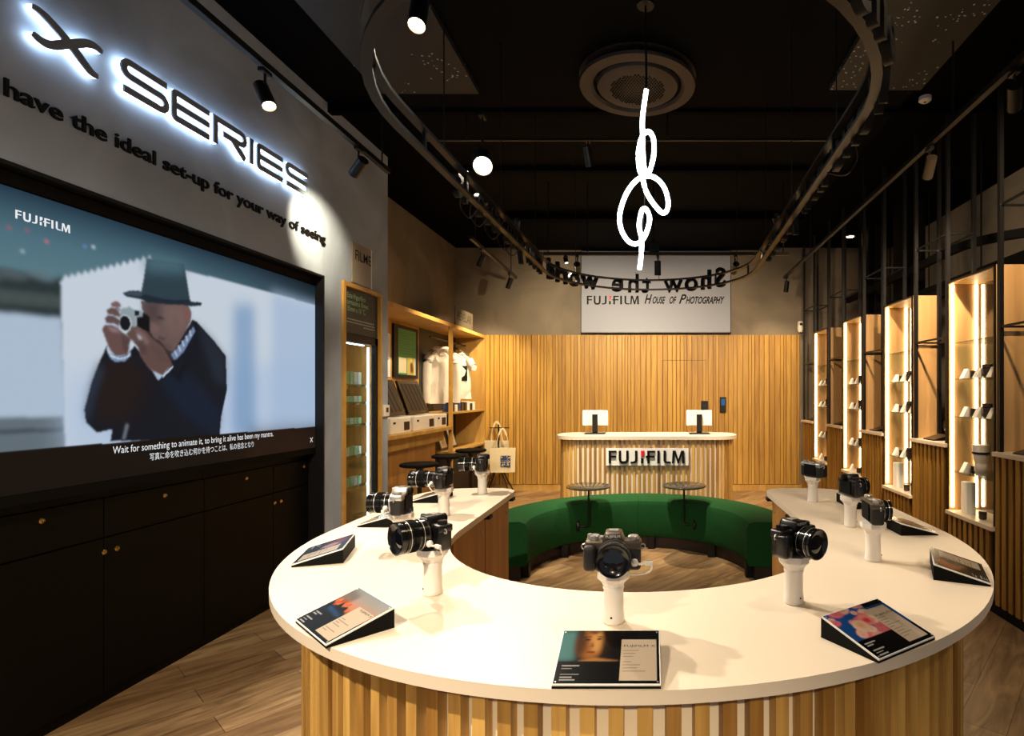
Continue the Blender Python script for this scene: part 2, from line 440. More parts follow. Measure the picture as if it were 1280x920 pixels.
# long wall with the openings for the video wall and the cooler
x0, x1 = -3.03, XL
for q in ((x0, x1, -1.6, 4.35, 2.421, ZC), (x0, -2.722, -1.6, 4.35, 0, 2.42), (x0, x1, 4.352, 4.598, 0, ZC), (x0, x1, 4.598, 5.262, 2.441, ZC), (x0, x1, 5.262, 5.41, 0, ZC)):
    bm = B(); box(bm, *q); struct('wall_left', bm, M['plaster'])
bm = B(); box(bm, -3.13, -3.03, -1.6, YB + .1, 0, ZC); struct('wall_left', bm, M['plaster2'])
bm = B(); box(bm, -3.13, 4.0, YB, YB + .1, 0, ZC); struct('wall_back', bm, M['plaster2'])
bm = B(); box(bm, XR, XR + .1, -1.6, YB, 0, ZC); struct('wall_right', bm, M['plaster3'])
# black reveal of the video wall opening
bm = B(); box(bm, -2.72, XL + .004, 4.335, 4.352, 0, 2.42); box(bm, -2.72, XL + .004, -1.6, 4.352, 2.405, 2.421)
struct('trim_1', bm, M['black'])
# oak cladding of the back wall: irregular slats
bm = B(); x = -2.55; door = [(.19, .9)]
while x < 2.33:
    w = random.choice([.045, .06, .075, .09]); w = min(w, 2.34 - x)
    box(bm, x, x + w - .012, YB - .045, YB - .004, .105, 2.425); x += w
box(bm, -2.55, 2.34, YB - .02, YB - .001, .10, 2.425)
struct('wall_back_cladding', bm, M['wallwood'])
bm = B(); box(bm, -2.55, 2.5, YB - .03, YB, 0, .098); struct('baseboard_back', bm, M['oak'])
bm = B()
for a in ((.2, .206, .4, 2.03), (.87, .876, .4, 2.03), (.2, .876, 2.028, 2.034)): box(bm, a[0], a[1], YB - .048, YB - .044, a[2], a[3])
struct('door_1', bm, M['plinth'])
# ceiling raft and beams
bm = B(); box(bm, -1.95, 1.95, -1.0, 8.7, 3.74, ZC); struct('ceiling_raft', bm, M['raft'])
bm = B(); box(bm, -1.98, -1.25, .6, 4.1, 3.70, 3.76); box(bm, 1.30, 1.96, .6, 4.05, 3.70, 3.76); struct('ceiling_panel', bm, M['speck'])
bm = B(); box(bm, -1.9, 1.9, 6.9, 7.05, 3.66, 3.76); box(bm, -1.9, 1.9, 5.5, 5.56, 3.70, 3.76); box(bm, -3.0, 3.7, 4.4, 4.46, 3.72, 3.79); struct('ceiling_beam', bm, M['ceil'])
# black columns behind the cases
bm = B(); box(bm, 2.95, 3.2, 7.55, 7.9, 0, ZC); box(bm, 3.0, 3.25, 6.6, 6.9, 0, ZC); struct('column_1', bm, M['blackm'])

# ================================================================== VIDEO WALL
XS = -2.59
def spl(px, py):
    d = -XS * F / (VX - px); return d, EYE + (VY - py) * d / F
def S_(pts, ox=0, oy=0, s=1.0): return [spl(ox + a / s, oy + b / s) for a, b in pts]
im = Img(520, 290, 2.13, 4.35, 1.09, 2.34)
im.grad([(1.09, (120, 140, 155)), (1.9, (60, 84, 92)), (2.02, (86, 120, 130)), (2.16, (76, 108, 122)), (2.34, (34, 54, 70))])
im.a *= np.interp(im.X, [2.13, 2.9, 3.6, 4.35], [1.0, 1.05, .8, .3])[..., None]
# blurred roof tiles, paper wall, masonry
im.poly(S_([(-60, 338), (0, 335), (35, 342), (60, 352), (80, 345), (80, 400), (-60, 392)]), (42, 52, 54), 3)
for k in range(6): im.ell(*spl(-25 + 22 * k, 368 + 2 * k), .05, .03, (74, 86, 84), 3, .7)
for k in range(3): im.ell(*spl(-20 + 35 * k, 343), .06, .018, (96, 108, 112), 3, .6)
im.poly(S_([(-60, 388), (0, 390), (78, 398), (84, 530), (-60, 532)]), (168, 186, 204), 2.5)
im.poly(S_([(-60, 524), (80, 520), (82, 570), (-60, 575)]), (96, 108, 116), 2)
im.poly(S_([(-60, 538), (82, 534), (82, 540), (-60, 545)]), (70, 80, 88), 1.5)
zig = []
for k in range(14):
    zig += [(78 + k * 8.1, 350 - k * 1.9), (82 + k * 8.1, 343 - k * 1.9)]
im.poly(S_([(76, 352)] + zig + [(190, 326), (232, 338), (320, 361), (400, 383), (400, 540), (82, 572)]), (193, 204, 216), 1.3)
im.poly(S_([(84, 470), (400, 450), (400, 540), (84, 572)]), (170, 190, 216), 14, .8)
im.poly(S_([(292, 380), (318, 380), (320, 545), (290, 545)]), (116, 150, 188), 9, .8)
im.poly(S_([(340, 365), (400, 383), (400, 540), (340, 540)]), (160, 182, 210), 9, .8)
# coat
c1 = lambda pts: S_(pts, 100, 330, 4.18)
im.poly(c1([(140, 425), (105, 500), (60, 620), (22, 760), (30, 830), (90, 882), (168, 864), (158, 925), (728, 925), (738, 800), (768, 660), (762, 480), (700, 400), (610, 300), (585, 290), (560, 360), (480, 520), (410, 610), (380, 560), (330, 480), (285, 425), (250, 470), (170, 500)]), (20, 25, 34), .8)
im.poly(c1([(110, 520), (260, 480), (380, 600), (340, 800), (200, 840), (70, 790), (80, 640)]), (34, 26, 24), 7, .9)
im.poly(c1([(60, 620), (105, 510), (120, 560), (70, 700), (40, 840), (24, 760)]), (44, 58, 76), 4, .8)
im.poly(c1([(420, 620), (500, 540), (640, 640), (740, 780), (720, 900), (560, 800)]), (22, 34, 54), 6, .7)
im.poly(c1([(600, 300), (700, 400), (762, 490), (760, 650), (700, 600), (640, 400)]), (34, 44, 56), 6, .8)
im.poly(c1([(585, 292), (615, 330), (600, 440), (520, 620), (470, 560), (560, 420)]), (14, 18, 26), 3, .9)
im.poly(c1([(340, 560), (400, 620), (430, 760), (330, 900), (200, 920), (260, 760)]), (20, 22, 30), 8, .6)
im.poly(c1([(240, 835), (254, 838), (236, 915), (222, 915)]), (120, 128, 140), 1.4, .8)
im.poly(c1([(395, 385), (460, 440), (510, 380), (590, 300), (620, 420), (500, 580), (440, 480), (400, 440)]), (20, 24, 34), 1)
im.poly(c1([(320, 300), (380, 300), (430, 390), (486, 470), (480, 510), (400, 440), (330, 380)]), (54, 44, 46), 1)
# shirt collar and cuffs
im.poly(c1([(475, 470), (520, 430), (592, 328), (602, 350), (540, 460), (505, 495), (490, 500)]), (110, 128, 160), .8)
for k in range(5): im.poly(c1([(490 + 20 * k, 455 - 26 * k), (498 + 20 * k, 450 - 26 * k), (512 + 18 * k, 480 - 26 * k), (504 + 18 * k, 486 - 26 * k)]), (170, 186, 206), .6, .8)
# face
im.poly(c1([(318, 190), (560, 205), (580, 250), (578, 300), (540, 370), (490, 460), (460, 450), (420, 400), (390, 390), (365, 350), (340, 270), (322, 230)]), (100, 82, 80), .9)
im.poly(c1([(330, 195), (430, 200), (400, 330), (350, 300)]), (66, 56, 60), 5, .8)
im.poly(c1([(440, 215), (540, 215), (560, 300), (500, 380), (460, 330)]), (128, 102, 96), 7, .6)
im.poly(c1([(535, 230), (572, 225), (582, 260), (574, 296), (552, 300), (540, 270)]), (118, 84, 80), 1.5)
im.ell(*c1([(420, 282)])[0], .026, .008, (48, 40, 42), 1.4, .8)
im.poly(c1([(365, 300), (400, 310), (420, 345), (392, 362), (370, 345)]), (120, 92, 88), 2, .7)
im.poly(c1([(408, 378), (450, 388), (440, 398), (412, 392)]), (62, 44, 46), 1.2, .8)
im.poly(c1([(400, 395), (470, 430), (488, 465), (440, 440)]), (72, 58, 58), 3, .7)
im.poly(c1([(500, 240), (512, 300), (496, 370), (488, 300)]), (86, 68, 68), 4, .5)
# hat
im.poly(c1([(348, -30), (542, -2), (552, 40), (562, 100), (578, 200), (470, 212), (350, 200), (312, 172), (330, 90)]), (44, 62, 72), 1.0)
im.poly(c1([(345, -45), (545, -12), (552, 45), (335, 30)]), (78, 110, 122), 7, .9)
im.poly(c1([(222, 152), (262, 139), (312, 139), (330, 160), (440, 186), (560, 190), (638, 203), (632, 218), (590, 222), (480, 208), (380, 196), (300, 180), (240, 170)]), (34, 46, 56), .8)
im.poly(c1([(228, 153), (262, 143), (312, 143), (330, 165), (300, 168), (250, 162)]), (58, 74, 86), .8)
im.poly(c1([(312, 175), (340, 160), (480, 192), (575, 186), (578, 200), (470, 210), (350, 200)]), (28, 38, 48), 1.2, .9)
c2 = lambda pts: S_(pts, 120, 360, 8.36)
# camera held to the face
im.poly(c2([(420, 290), (500, 250), (560, 300), (560, 450), (520, 470), (420, 410)]), (16, 17, 20), 1)
im.poly(c2([(250, 225), (290, 205), (330, 205), (345, 185), (365, 205), (400, 225), (488, 235), (488, 300), (420, 300), (420, 390), (340, 460), (255, 400)]), (140, 152, 160), .9)
im.poly(c2([(402, 236), (450, 242), (450, 290), (402, 284)]), (28, 34, 40), .6)
im.ell(*c2([(306, 368)])[0], .034, .042, (188, 198, 206), .7); im.ell(*c2([(304, 368)])[0], .029, .037, (18, 24, 30), .7)
im.ell(*c2([(225, 225)])[0], .014, .016, (126, 134, 142), .8)
# hands
for q, cc in (([(155, 160), (200, 135), (250, 150), (262, 195), (225, 205), (165, 200)], (116, 92, 92)),
              ([(108, 230), (150, 205), (210, 215), (258, 280), (250, 310), (200, 290), (120, 275)], (98, 74, 72)),
              ([(95, 310), (130, 280), (200, 300), (250, 340), (245, 400), (180, 370), (100, 370)], (94, 72, 74)),
              ([(60, 430), (90, 385), (150, 385), (230, 420), (290, 470), (365, 520), (350, 620), (325, 700), (200, 715), (130, 620), (95, 520)], (98, 74, 72)),
              ([(310, 480), (360, 430), (370, 400), (420, 400), (520, 450), (580, 520), (700, 620), (800, 800), (740, 860), (695, 915), (560, 850), (470, 720), (440, 620), (380, 560)], (94, 72, 68))):
    im.poly(c2(q), cc, .9)
for q, cc, al in (([(120, 395), (220, 420), (260, 470), (150, 450)], (150, 124, 128), .7), ([(110, 372), (245, 405), (240, 425), (120, 385)], (60, 46, 52), .8),
              ([(115, 272), (200, 292), (250, 335), (240, 345), (190, 305)], (66, 52, 58), .8), ([(160, 200), (225, 205), (230, 215), (165, 210)], (70, 56, 60), .7),
              ([(260, 480), (360, 540), (330, 690), (280, 640)], (72, 56, 58), .7), ([(430, 480), (470, 510), (486, 545), (450, 530)], (205, 215, 226), .9),
              ([(345, 610), (380, 545), (395, 590), (360, 620)], (196, 206, 218), .9), ([(420, 560), (520, 600), (540, 690), (470, 700)], (66, 50, 54), .5),
              ([(380, 410), (500, 470), (560, 560), (520, 600), (440, 480)], (128, 104, 104), .6), ([(560, 600), (700, 650), (760, 780), (660, 760)], (84, 66, 68), .6),
              ([(430, 500), (520, 590), (540, 610), (470, 560)], (58, 46, 50), .8)):
    im.poly(c2(q), cc, 1.5, al)
im.poly(c2([(120, 590), (110, 640), (140, 720), (200, 770), (300, 765), (360, 710), (362, 660), (345, 660), (330, 700), (250, 715), (180, 700), (135, 650)]), (120, 140, 172), .8)
im.poly(c2([(122, 590), (128, 640), (165, 705), (250, 735), (330, 715), (350, 680), (356, 700), (320, 730), (250, 748), (160, 722), (118, 655)]), (196, 208, 222), .6)
im.poly(c2([(695, 912), (800, 815), (806, 830), (720, 915), (700, 935)]), (190, 202, 218), .7)
# caption band and logo
yb = np.interp(im.X, [2.13, 4.35], [1.272, 1.252]); m_ = (im.Y < yb).astype(float); im.mix(im.blur(m_, .5), (24, 18, 14))
m_ = ((im.Y < yb) & (im.X > 3.6)).astype(float); im.mix(im.blur(m_, 12), (40, 26, 18), .8)
for (a, b, c) in ((11, 285, (150, 90, 100)), (34, 288, (140, 90, 110)), (58, 302, (190, 110, 120)), (106, 308, (110, 130, 190)), (117, 309, (190, 205, 215)), (28, 314, (150, 175, 180))):
    im.ell(*spl(a, b), .009, .009, c, 1.2, .7)
tv = thing('video_wall', 'huge screen showing a man in a hat photographing, set in the grey wall above black cabinets', 'screen')
im.mesh('screen_picture', lambda u, v: (XS, u, v), M['screen'], tv)
bm = B(); box(bm, -2.70, XS - .004, 1.9, 4.37, 1.06, 2.39); obj('housing', bm, M['blackm'], tv)
bm = B(); box(bm, -2.70, XS + .006, 4.352, 4.375, 1.04, 2.40); box(bm, -2.70, XS + .006, 1.9, 4.375, 2.345, 2.40); box(bm, -2.70, XS + .006, 1.9, 4.375, 1.045, 1.088)
obj('bezel', bm, M['blackm'], tv)
WM = lambda y, z, x: frame_m((x, y, z), (0, 1, 0), (0, 0, 1), (1, 0, 0))     # reading on the long wall
brand_logo(tv, WM(2.285, 2.219, XS + .002), .0355, .001, M['scrtext'], M['scrtext'], ('logo_lettering', 'logo_accent'))
text('caption_text', 'Wait for something to animate it, to bring it alive has been my mantra.', .052, M['scrtext'], WM(2.70, 1.213, XS + .002), tv, fit=1.15)
text('caption_text', '\u5199\u771f\u306b\u547d\u3092\u5439\u304d\u8fbc\u3080\u4f55\u304b\u3092\u5f85\u3064\u3053\u3068\u306f\u3001\u79c1\u306e\u4fe1\u5ff5\u3068\u306a\u308a', .042, M['scrtext'], WM(2.90, 1.16, XS + .002), tv, fit=.76)
bm = B(); stroke(bm, [(0, 0), (.03, .035)], .004, 0, .001); stroke(bm, [(0, .035), (.03, 0)], .004, 0, .001)
bmesh.ops.transform(bm, matrix=WM(4.27, 1.135, XS + .002), verts=bm.verts[:]); obj('cross_mark', bm, M['scrtext'], tv)
settle(tv, (-2.65, 3.1, 1.06))

# black cabinets under the screen
def knob(y, z, parent):
    bm = B(); lathe(bm, [(.004, 0), (.004, .012), (.012, .016), (.013, .024), (.008, .028)], 14, Matrix.Translation((-2.632, y, z)) @ Matrix.Rotation(PI / 2, 4, 'Y'))
    obj('knob', bm, M['gold'], parent, True)
for i, (ya, yb_, lab) in enumerate(((.9, 2.10, 'black low cabinet at the cropped end of the row below the video wall'), (2.10, 3.32, 'black lacquered cabinet with brass knobs below the photographer on the video wall'), (3.32, 4.33, 'black lacquered cabinet with brass knobs next to the film cooler end of the video wall'))):
    cb = thing('base_cabinet', lab, 'cabinet', group='black cabinets under the video wall')
    bm = B(); box(bm, -2.72, -2.66, ya + .002, yb_ - .002, .0, 1.04); box(bm, -2.72, -2.652, ya + .002, yb_ - .002, 1.003, 1.04); obj('body', bm, M['cab'], cb)
    mid = ya + .61
    for (a, b, kd) in ((ya, mid, mid - .03), (mid, yb_, mid + .035)):
        bm = B(); rbox(bm, -2.66, -2.64, a + .003, b - .003, .81, .998, .002); dr = obj('drawer', bm, M['cab'], cb); knob((a + b) / 2 if b - a > .5 else a + .3, .957, dr)
        bm = B(); rbox(bm, -2.66, -2.64, a + .003, b - .003, .06, .803, .002); dd = obj('door', bm, M['cab'], cb); knob(kd, .745, dd)
    settle(cb, (-2.68, (ya + yb_) / 2, 0))

# glowing letters over the screen
sg = thing('illuminated_letter_sign', 'illuminated sign of wide dark letters with white glowing edges on the grey wall', 'sign')
def chan(name, y, z, strokes, w):
    bm = B()
    for i_, s in enumerate(strokes): stroke(bm, s, w, .031, .040 + .0006 * i_)
    bmesh.ops.transform(bm, matrix=WM(y, z, XL), verts=bm.verts[:]); f = obj(name, bm, M['face'], sg)
    bm = B()
    for i_, s in enumerate(strokes): stroke(bm, s, w, .010, .0305 - .0004 * i_)
    bmesh.ops.transform(bm, matrix=WM(y, z, XL), verts=bm.verts[:]); obj('lit_edge', bm, M['halo'], f)
def cubic(p, n=10): return [tuple(v)[:2] for v in smooth_path([(a, b, 0) for a, b in p], n)]
H = .135; W = .235
chan('letter', 2.265, 2.945, [cubic([(0, .125), (.03, .122), (.07, .105), (.14, .065), (.2, .02), (.235, -.005), (.265, -.01)], 4), cubic([(0, .015), (.03, .005), (.07, .012), (.14, .06), (.21, .107), (.25, .12), (.285, .112)], 4)], [.020, .030, .036, .037, .032, .020])
r = .033
def arcp(cx, cy, a0, a1, rr=r, n=6): return [(cx + rr * math.cos(math.radians(a0 + (a1 - a0) * i / n)), cy + rr * math.sin(math.radians(a0 + (a1 - a0) * i / n))) for i in range(n + 1)]
def sS(): return [[(W, H)] + arcp(r, H - r, 90, 270) + arcp(W - r, r, 90, -90) + [(0, 0)]]
def sE(): return [[(W, H)] + arcp(.02, H - .02, 90, 180, .02, 3) + arcp(.02, .02, 180, 270, .02, 3) + [(W, 0)], [(0.01, H / 2), (W, H / 2)]]
def sR(): return [[(0, -.01), (0, H), (W - r, H)] + arcp(W - r, H - r, 90, -90)[1:] + [(0.06, H - 2 * r)], [(W * .55, H - 2 * r), (W, -.01)]]
def sI(): return [[(0, -.01), (0, H + .01)]]
yy = 2.655
for ch, adv in (('S', .262), ('E', .262), ('R', .272), ('I', .05), ('E', .262), ('S', .262)):
    k = 1.03 if ch != 'I' else 1
    chan('letter', yy, 2.955, {'S': sS, 'E': sE, 'R': sR, 'I': sI}[ch](), .031); yy += adv * (1.07 if ch != 'I' else 1.25)
settle(sg, (-2.52, 3.2, 2.95))
text_o = thing('raised_wall_lettering', 'black raised lettering on the grey wall between glowing sign and video wall', 'lettering')
texts('word', 'have the ideal set-up for your way of seeing', .098, M['ink'], WM(2.19, 2.672, XL + .006), text_o, .026, fit=2.17, off=.0016, depth=.008)
settle(text_o, (-2.52, 3.27, 2.67))

# ================================================================== FILM COOLER
fr = thing('film_cooler', 'tall glass-door cooler stocked with film boxes in an orange wood frame', 'cooler')
ya, yb_ = 4.60, 5.26
bm = B(); box(bm, -2.60, XL + .02, ya, ya + .035, 0, 2.44); box(bm, -2.60, XL + .02, yb_ - .035, yb_, 0, 2.44); box(bm, -2.60, XL + .0195, ya + .0355, yb_ - .0355, 2.405, 2.4395); obj('wood_frame', bm, M['frame'], fr)
bm = B(); box(bm, -2.57, XL - .01, ya + .035, yb_ - .035, 2.02, 2.405); sp = obj('sign_panel', bm, M['darksign'], fr)
for k, t_ in enumerate(('Este frigor\u00edfico', 'armazena filmes', '35mm a 10 \u00b0C.')):
    text('sign_lettering', t_, .062, M['greensign'], WM(ya + .10, 2.32 - .056 * k, XL - .008), sp, fit=(.30, .35, .31)[k], off=.0005)
bm = B()
for k, (a, b) in enumerate(((.10, .56), (.07, .57), (.37, .57))):
    u = a
    while u < b:
        w = random.uniform(.02, .05); box(bm, XL - .009, XL - .0075, ya + u, ya + min(b, u + w), 2.135 - .025 * k, 2.145 - .025 * k); u += w + .008
obj('fine_print', bm, M['greytext'], sp)
bm = B(); box(bm, -3.0, -2.98, ya + .04, yb_ - .04, .1, 2.0); box(bm, -3.0, -2.57, ya + .036, ya + .05, .1, 2.0); box(bm, -3.0, -2.57, yb_ - .05, yb_ - .036, .1, 2.0); box(bm, -3.0, -2.57, ya + .036, yb_ - .036, 0, .12); box(bm, -3.0, -2.57, ya + .036, yb_ - .036, 1.98, 2.01)
obj('cabinet_body', bm, M['oakd'], fr)  # oak brown stands in for wood reflected in the cooler door
bm = B(); box(bm, -2.57, XL - .004, ya + .036, ya + .075, .06, 2.015); box(bm, -2.57, XL - .004, yb_ - .09, yb_ - .036, .06, 2.015); box(bm, -2.57, XL - .004, ya + .036, yb_ - .036, 1.95, 2.015); box(bm, -2.57, XL - .004, ya + .036, yb_ - .036, .06, .2)
dr = obj('door', bm, M['black'], fr)
bm = B(); box(bm, -2.553, -2.549, ya + .075, yb_ - .09, .2, 1.95); obj('door_glass', bm, M['cooler_glass'], dr)
bm = B(); box(bm, -2.60, -2.585, yb_ - .108, yb_ - .098, .25, 1.93); obj('light_strip', bm, M['ledc'], fr)
bm = B(); box(bm, -2.62, -2.605, ya + .1, yb_ - .15, 1.94, 1.95); obj('light_strip', bm, M['ledc'], fr)
fz = [1.585, 1.40, 1.25, .97, .70]; 
fz = [1.585, 1.43, 1.235, .96, .69]
for z in fz:
    bm = B(); box(bm, -2.96, -2.60, ya + .05, yb_ - .052, z - .012, z); box(bm, -2.60, -2.596, ya + .05, yb_ - .052, z - .022, z + .006); obj('shelf', bm, M['glass'], fr)
settle(fr, (-2.6, 4.93, 0))
for j, z in enumerate(fz):
    hh = (.115, .055, .055, .07, .07)[j]
    for k in range(7):
        y = ya + .085 + k * .066; bm = B(); rbox(bm, -.03, .03, -.029, .029, 0, hh, .002); box(bm, .0302, .0308, -.02, .02, hh * .3, hh * .7)
        g = (j + k) % 3 != 0 if j != 0 else k < 5
        o = obj('film_box', bm, M['boxg'] if g else M['boxw'])
        tag(o, 'small %s film box on the cooler shelf, %s' % ('green' if g else 'white and green', ('topmost shelf', 'second shelf from the top', 'middle shelf', 'second shelf from the bottom', 'lowest stocked shelf')[j]), 'film box', 'film boxes on cooler shelf %s' % ('one', 'two', 'three', 'four', 'five')[j] + (' green' if g else ' white'))
        o.location = (-2.66, y, z + .0008)
# plate with FILME
fp = thing('cooler_heading_plate', 'pale square plate reading FILME above the cooler frame', 'sign')
bm = B(); box(bm, XL + .001, XL + .012, 4.745, 5.07, 2.455, 2.80); obj('plate', bm, M['plexi'], fp)
bm = B(); box(bm, XL + .001, XL + .0125, 5.062, 5.076, 2.452, 2.803); obj('white_rim', bm, M['card'], fp)  # plain white strip along one upright edge of the plate
texts('letter', 'FILME', .125, M['ink'], WM(4.79, 2.655, XL + .0135), fp, .001, fit=.27, off=.0005)
settle(fp, (-2.52, 4.9, 2.45))
th = thing('wall_thermostat', 'small white thermostat box with red display on the wall end beside the cooler', 'thermostat')
bm = B(); rbox(bm, XL + .001, XL + .03, 5.29, 5.39, 1.29, 1.40, .006); obj('housing', bm, M['whitep'], th)
bm = B(); box(bm, XL + .03, XL + .032, 5.315, 5.36, 1.33, 1.375); obj('display', bm, M['gold2'], th); settle(th, (-2.52, 5.34, 1.29))

# ================================================================== SHELVING NICHE
sh = thing('wall_shelving', 'oak shelving unit with desk and shelves recessed before the oak wall', 'shelving')
XF = -2.55
bm = B(); box(bm, -3.03, XF, 5.41, 8.70, 2.37, 2.415); obj('top_panel', bm, M['frame'], sh)
bm = B(); box(bm, -3.028, -3.0, 5.41, 7.28, 1.1, 2.37); obj('back_panel', bm, M['frame'], sh)
bm = B(); box(bm, -3.028, -3.0, 7.28, 8.70, .1, 2.37); obj('dark_back_panel', bm, M['darksign'], sh)
bm = B(); box(bm, XF - .045, XF, 7.225, 7.265, 0, 2.37); obj('divider_post', bm, M['frame'], sh)
bm = B(); box(bm, -3.0, XF, 8.66, 8.70, 0, 2.37); obj('end_panel', bm, M['oak'], sh)
bm = B(); box(bm, -3.0, XF + .01, 5.42, 7.225, 1.05, 1.09); obj('desk', bm, M['oak'], sh)
bm = B(); box(bm, -2.64, -2.61, 5.42, 7.1, .92, 1.045); obj('apron', bm, M['oak'], sh)
bm = B(); box(bm, -3.0, -2.66, 5.42, 6.95, 0, 1.045)
obj('under_desk_panel', bm, M['oakd'], sh)
bm = B(); box(bm, -3.0, XF, 7.27, 8.66, 1.245, 1.27); obj('shelf', bm, M['oak'], sh)
bm = B(); box(bm, -3.0, XF, 7.27, 8.66, .73, .755); obj('shelf', bm, M['oak'], sh)
bm = B(); box(bm, -3.0, -2.62, 7.27, 8.66, .02, .72); obj('gap_shade_panel', bm, M['plinth'], sh)  # dark block stands in for the shade in the gap below the shelf
bm = B(); tube(bm, [(-2.85, 7.27, 2.25), (-2.85, 8.66, 2.25)], .012); obj('clothes_rail', bm, M['metal'], sh)
settle(sh, (-2.8, 7.0, 0))
# posters
po = thing('framed_poster', 'green and yellow poster in a black frame above the printers', 'poster')
bm = B(); box(bm, -3.0, -2.975, 6.52, 7.2, 1.70, 2.33); obj('frame', bm, M['black'], po)
pi = Img(60, 70, 0, 1, 0, 1); pi.grad([(0, (80, 170, 100)), (1, (70, 160, 96))])
for k in range(9): pi.rect(.08, .6 if k % 2 else .85, .46 + .055 * k, .475 + .055 * k, (38, 112, 62), .5, .7)
pi.rect(.05, .45, .04, .37, (240, 222, 190), .3); pi.rect(.5, .96, 0, .38, (216, 200, 110), .4); pi.poly([(.68, .06), (.66, .22), (.72, .34), (.8, .3), (.86, .1), (.8, .04)], (120, 50, 40), 1.2)
pi.ell(.72, .33, .08, .05, (240, 226, 120), 1); pi.rect(.9, .98, 0, .38, (232, 222, 220), .5)
pi.mesh('print', lambda u, v: (-2.972, 6.62 + .50 * u, 1.74 + .55 * v), M['printlit'], po); settle(po, (-2.98, 6.86, 1.7))
po = thing('paper_notice', 'white paper notice on the back panel next to the poster', 'notice')
bm = B(); box(bm, -2.999, -2.993, 6.2, 6.47, 1.70, 2.2); obj('sheet', bm, M['card'], po); bm = B(); box(bm, -2.993, -2.991, 6.28, 6.42, 1.9, 1.906); obj('writing_line', bm, M['ink'], po); settle(po, (-3.0, 6.33, 1.7))
rp = thing('shelving_heading_plate', 'small translucent lettered plate standing on the shelving top', 'sign')
bm = B(); box(bm, XF - .02, XF - .008, 7.37, 8.10, 2.416, 2.66); obj('plate', bm, mat('faint_plate', (84, 76, 62), .4), rp)
texts('letter', 'REVELAR', .16, M['plinth'], WM(7.45, 2.50, XF - .006), rp, .001, fit=.58, off=.002); settle(rp, (XF, 7.7, 2.416))
# photo printers on the desk
for n, (a, b, lab) in enumerate(((5.62, 6.10, 'white photo printer on the desk next to the thermostat wall'), (6.20, 6.78, 'white wide photo printer in the middle of the desk'), (6.82, 7.18, 'white photo printer against the oak divider'))):
    p = thing('photo_printer', lab, 'printer', group='white photo printers on the desk')
    bm = B(); rbox(bm, -2.92, -2.60, a, b, 1.091, 1.255, .008); obj('housing', bm, M['whitep'], p)
    bm = B(); box(bm, -2.60, -2.597, b - .17, b - .04, 1.12, 1.21); obj('output_tray', bm, M['plinth'], p)
    bm = B(); box(bm, -2.60, -2.597, a + .06, a + .11, 1.195, 1.215); obj('card_slot', bm, M['ink'], p)
    settle(p, (-2.76, (a + b) / 2, 1.091))
for n, (a, b, lab) in enumerate(((5.72, 6.38, 'dark leaning kiosk screen behind the printer by the thermostat wall'), (6.46, 7.05, 'dark leaning kiosk screen below the green poster edge beside the oak divider'))):
    k = thing('kiosk_screen', lab, 'screen', group='leaning kiosk screens on the desk')
    R_ = frame_m((-2.80, a, 1.26), (0, 1, 0), (-.35, 0, .937), (.937, 0, .35))
    bm = B(); rbox(bm, 0, b - a, 0, .42, 0, .03, .008, R_); obj('panel', bm, M['camshine'], k)
    bm = B(); box(bm, .04, b - a - .04, .04, .38, .0302, .031, R_); obj('display', bm, M['gold2'], k)
    bm = B()
    for q in range(5): prism(bm, [(.06 + .1 * q, .38), (.075 + .1 * q, .38), (.15 + .1 * q, .04), (.135 + .1 * q, .04)], .0312, .0316, R_)
    obj('reflection_stripes', bm, M['blackm'], k)  # painted stripes stand in for reflections on the dark screens
    bm = B(); box(bm, -2.98, -2.84, (a + b) / 2 - .05, (a + b) / 2 + .05, 1.256, 1.30); obj('foot', bm, M['black'], k)
    settle(k, (-2.8, (a + b) / 2, 1.256))
# hanging garments
def garment(name, label, cat, loc, rot, w, L, hood, sleeves):
    g = thing(name, label, cat, loc, rot)
    prof = [(-w * .14, 0), (-w * .42, -.09), (-w * .47, -.2), (-w * .42, -.27), (-w * .44, -L), (w * .44, -L), (w * .42, -.27), (w * .47, -.2), (w * .42, -.09), (w * .14, 0), (0, -.03)]
    t = B(); prism(t, prof, -.045, .045)
    bmesh.ops.triangulate(t, faces=t.faces[:]); bmesh.ops.subdivide_edges(t, edges=t.edges[:], cuts=3, use_grid_fill=True)
    for v in t.verts:
        k = max(0, 1 - abs(v.co.x) / (w * .55)); v.co.z = (v.co.z * (.4 + 1.0 * k) + .026 * math.sin(v.co.x * 40 + v.co.y * 7) * (.3 - v.co.y) + .012 * math.sin(v.co.x * 90 - v.co.y * 22))
    bmesh.ops.transform(t, matrix=frame_m((0, 0, 0), (1, 0, 0), (0, 0, 1), (0, -1, 0)), verts=t.verts[:]); obj('body', t, M['cloth'], g, True)
    for s in (-1, 1):
        bm = B(); l = sleeves
        tube(bm, smooth_path([(s * w * .36, 0, -.10), (s * w * .46, -.02, -.2), (s * w * .50, -.03, -.35 * l - .1), (s * w * .49, -.03, -.62 * l - .08)], 4), [.06, .062, .064, .064, .062, .06, .058, .056, .054, .052, .05, .048, .045], 12)
        obj('sleeve', bm, M['cloth'], g, True)
    if hood:
        bm = B(); lathe(bm, [(.05, -.03), (.10, 0), (.12, .04), (.10, .07), (.06, .05), (.05, .0)], 20, Matrix.Translation((0, 0, -.04)) @ Matrix.Scale(.7, 4, (0, 1, 0))); obj('hood', bm, M['cloth'], g, True)
    bm = B(); tube(bm, [(-w * .4, 0, -.04), (0, 0, .045), (w * .4, 0, -.04)], .006, 8); tube(bm, smooth_path([(0, 0, .045), (0, 0, .09), (.022, 0, .11), (0, 0, .135), (-.015, 0, .12)], 4), .003, 8); obj('hanger', bm, M['metal'], g)
    return g
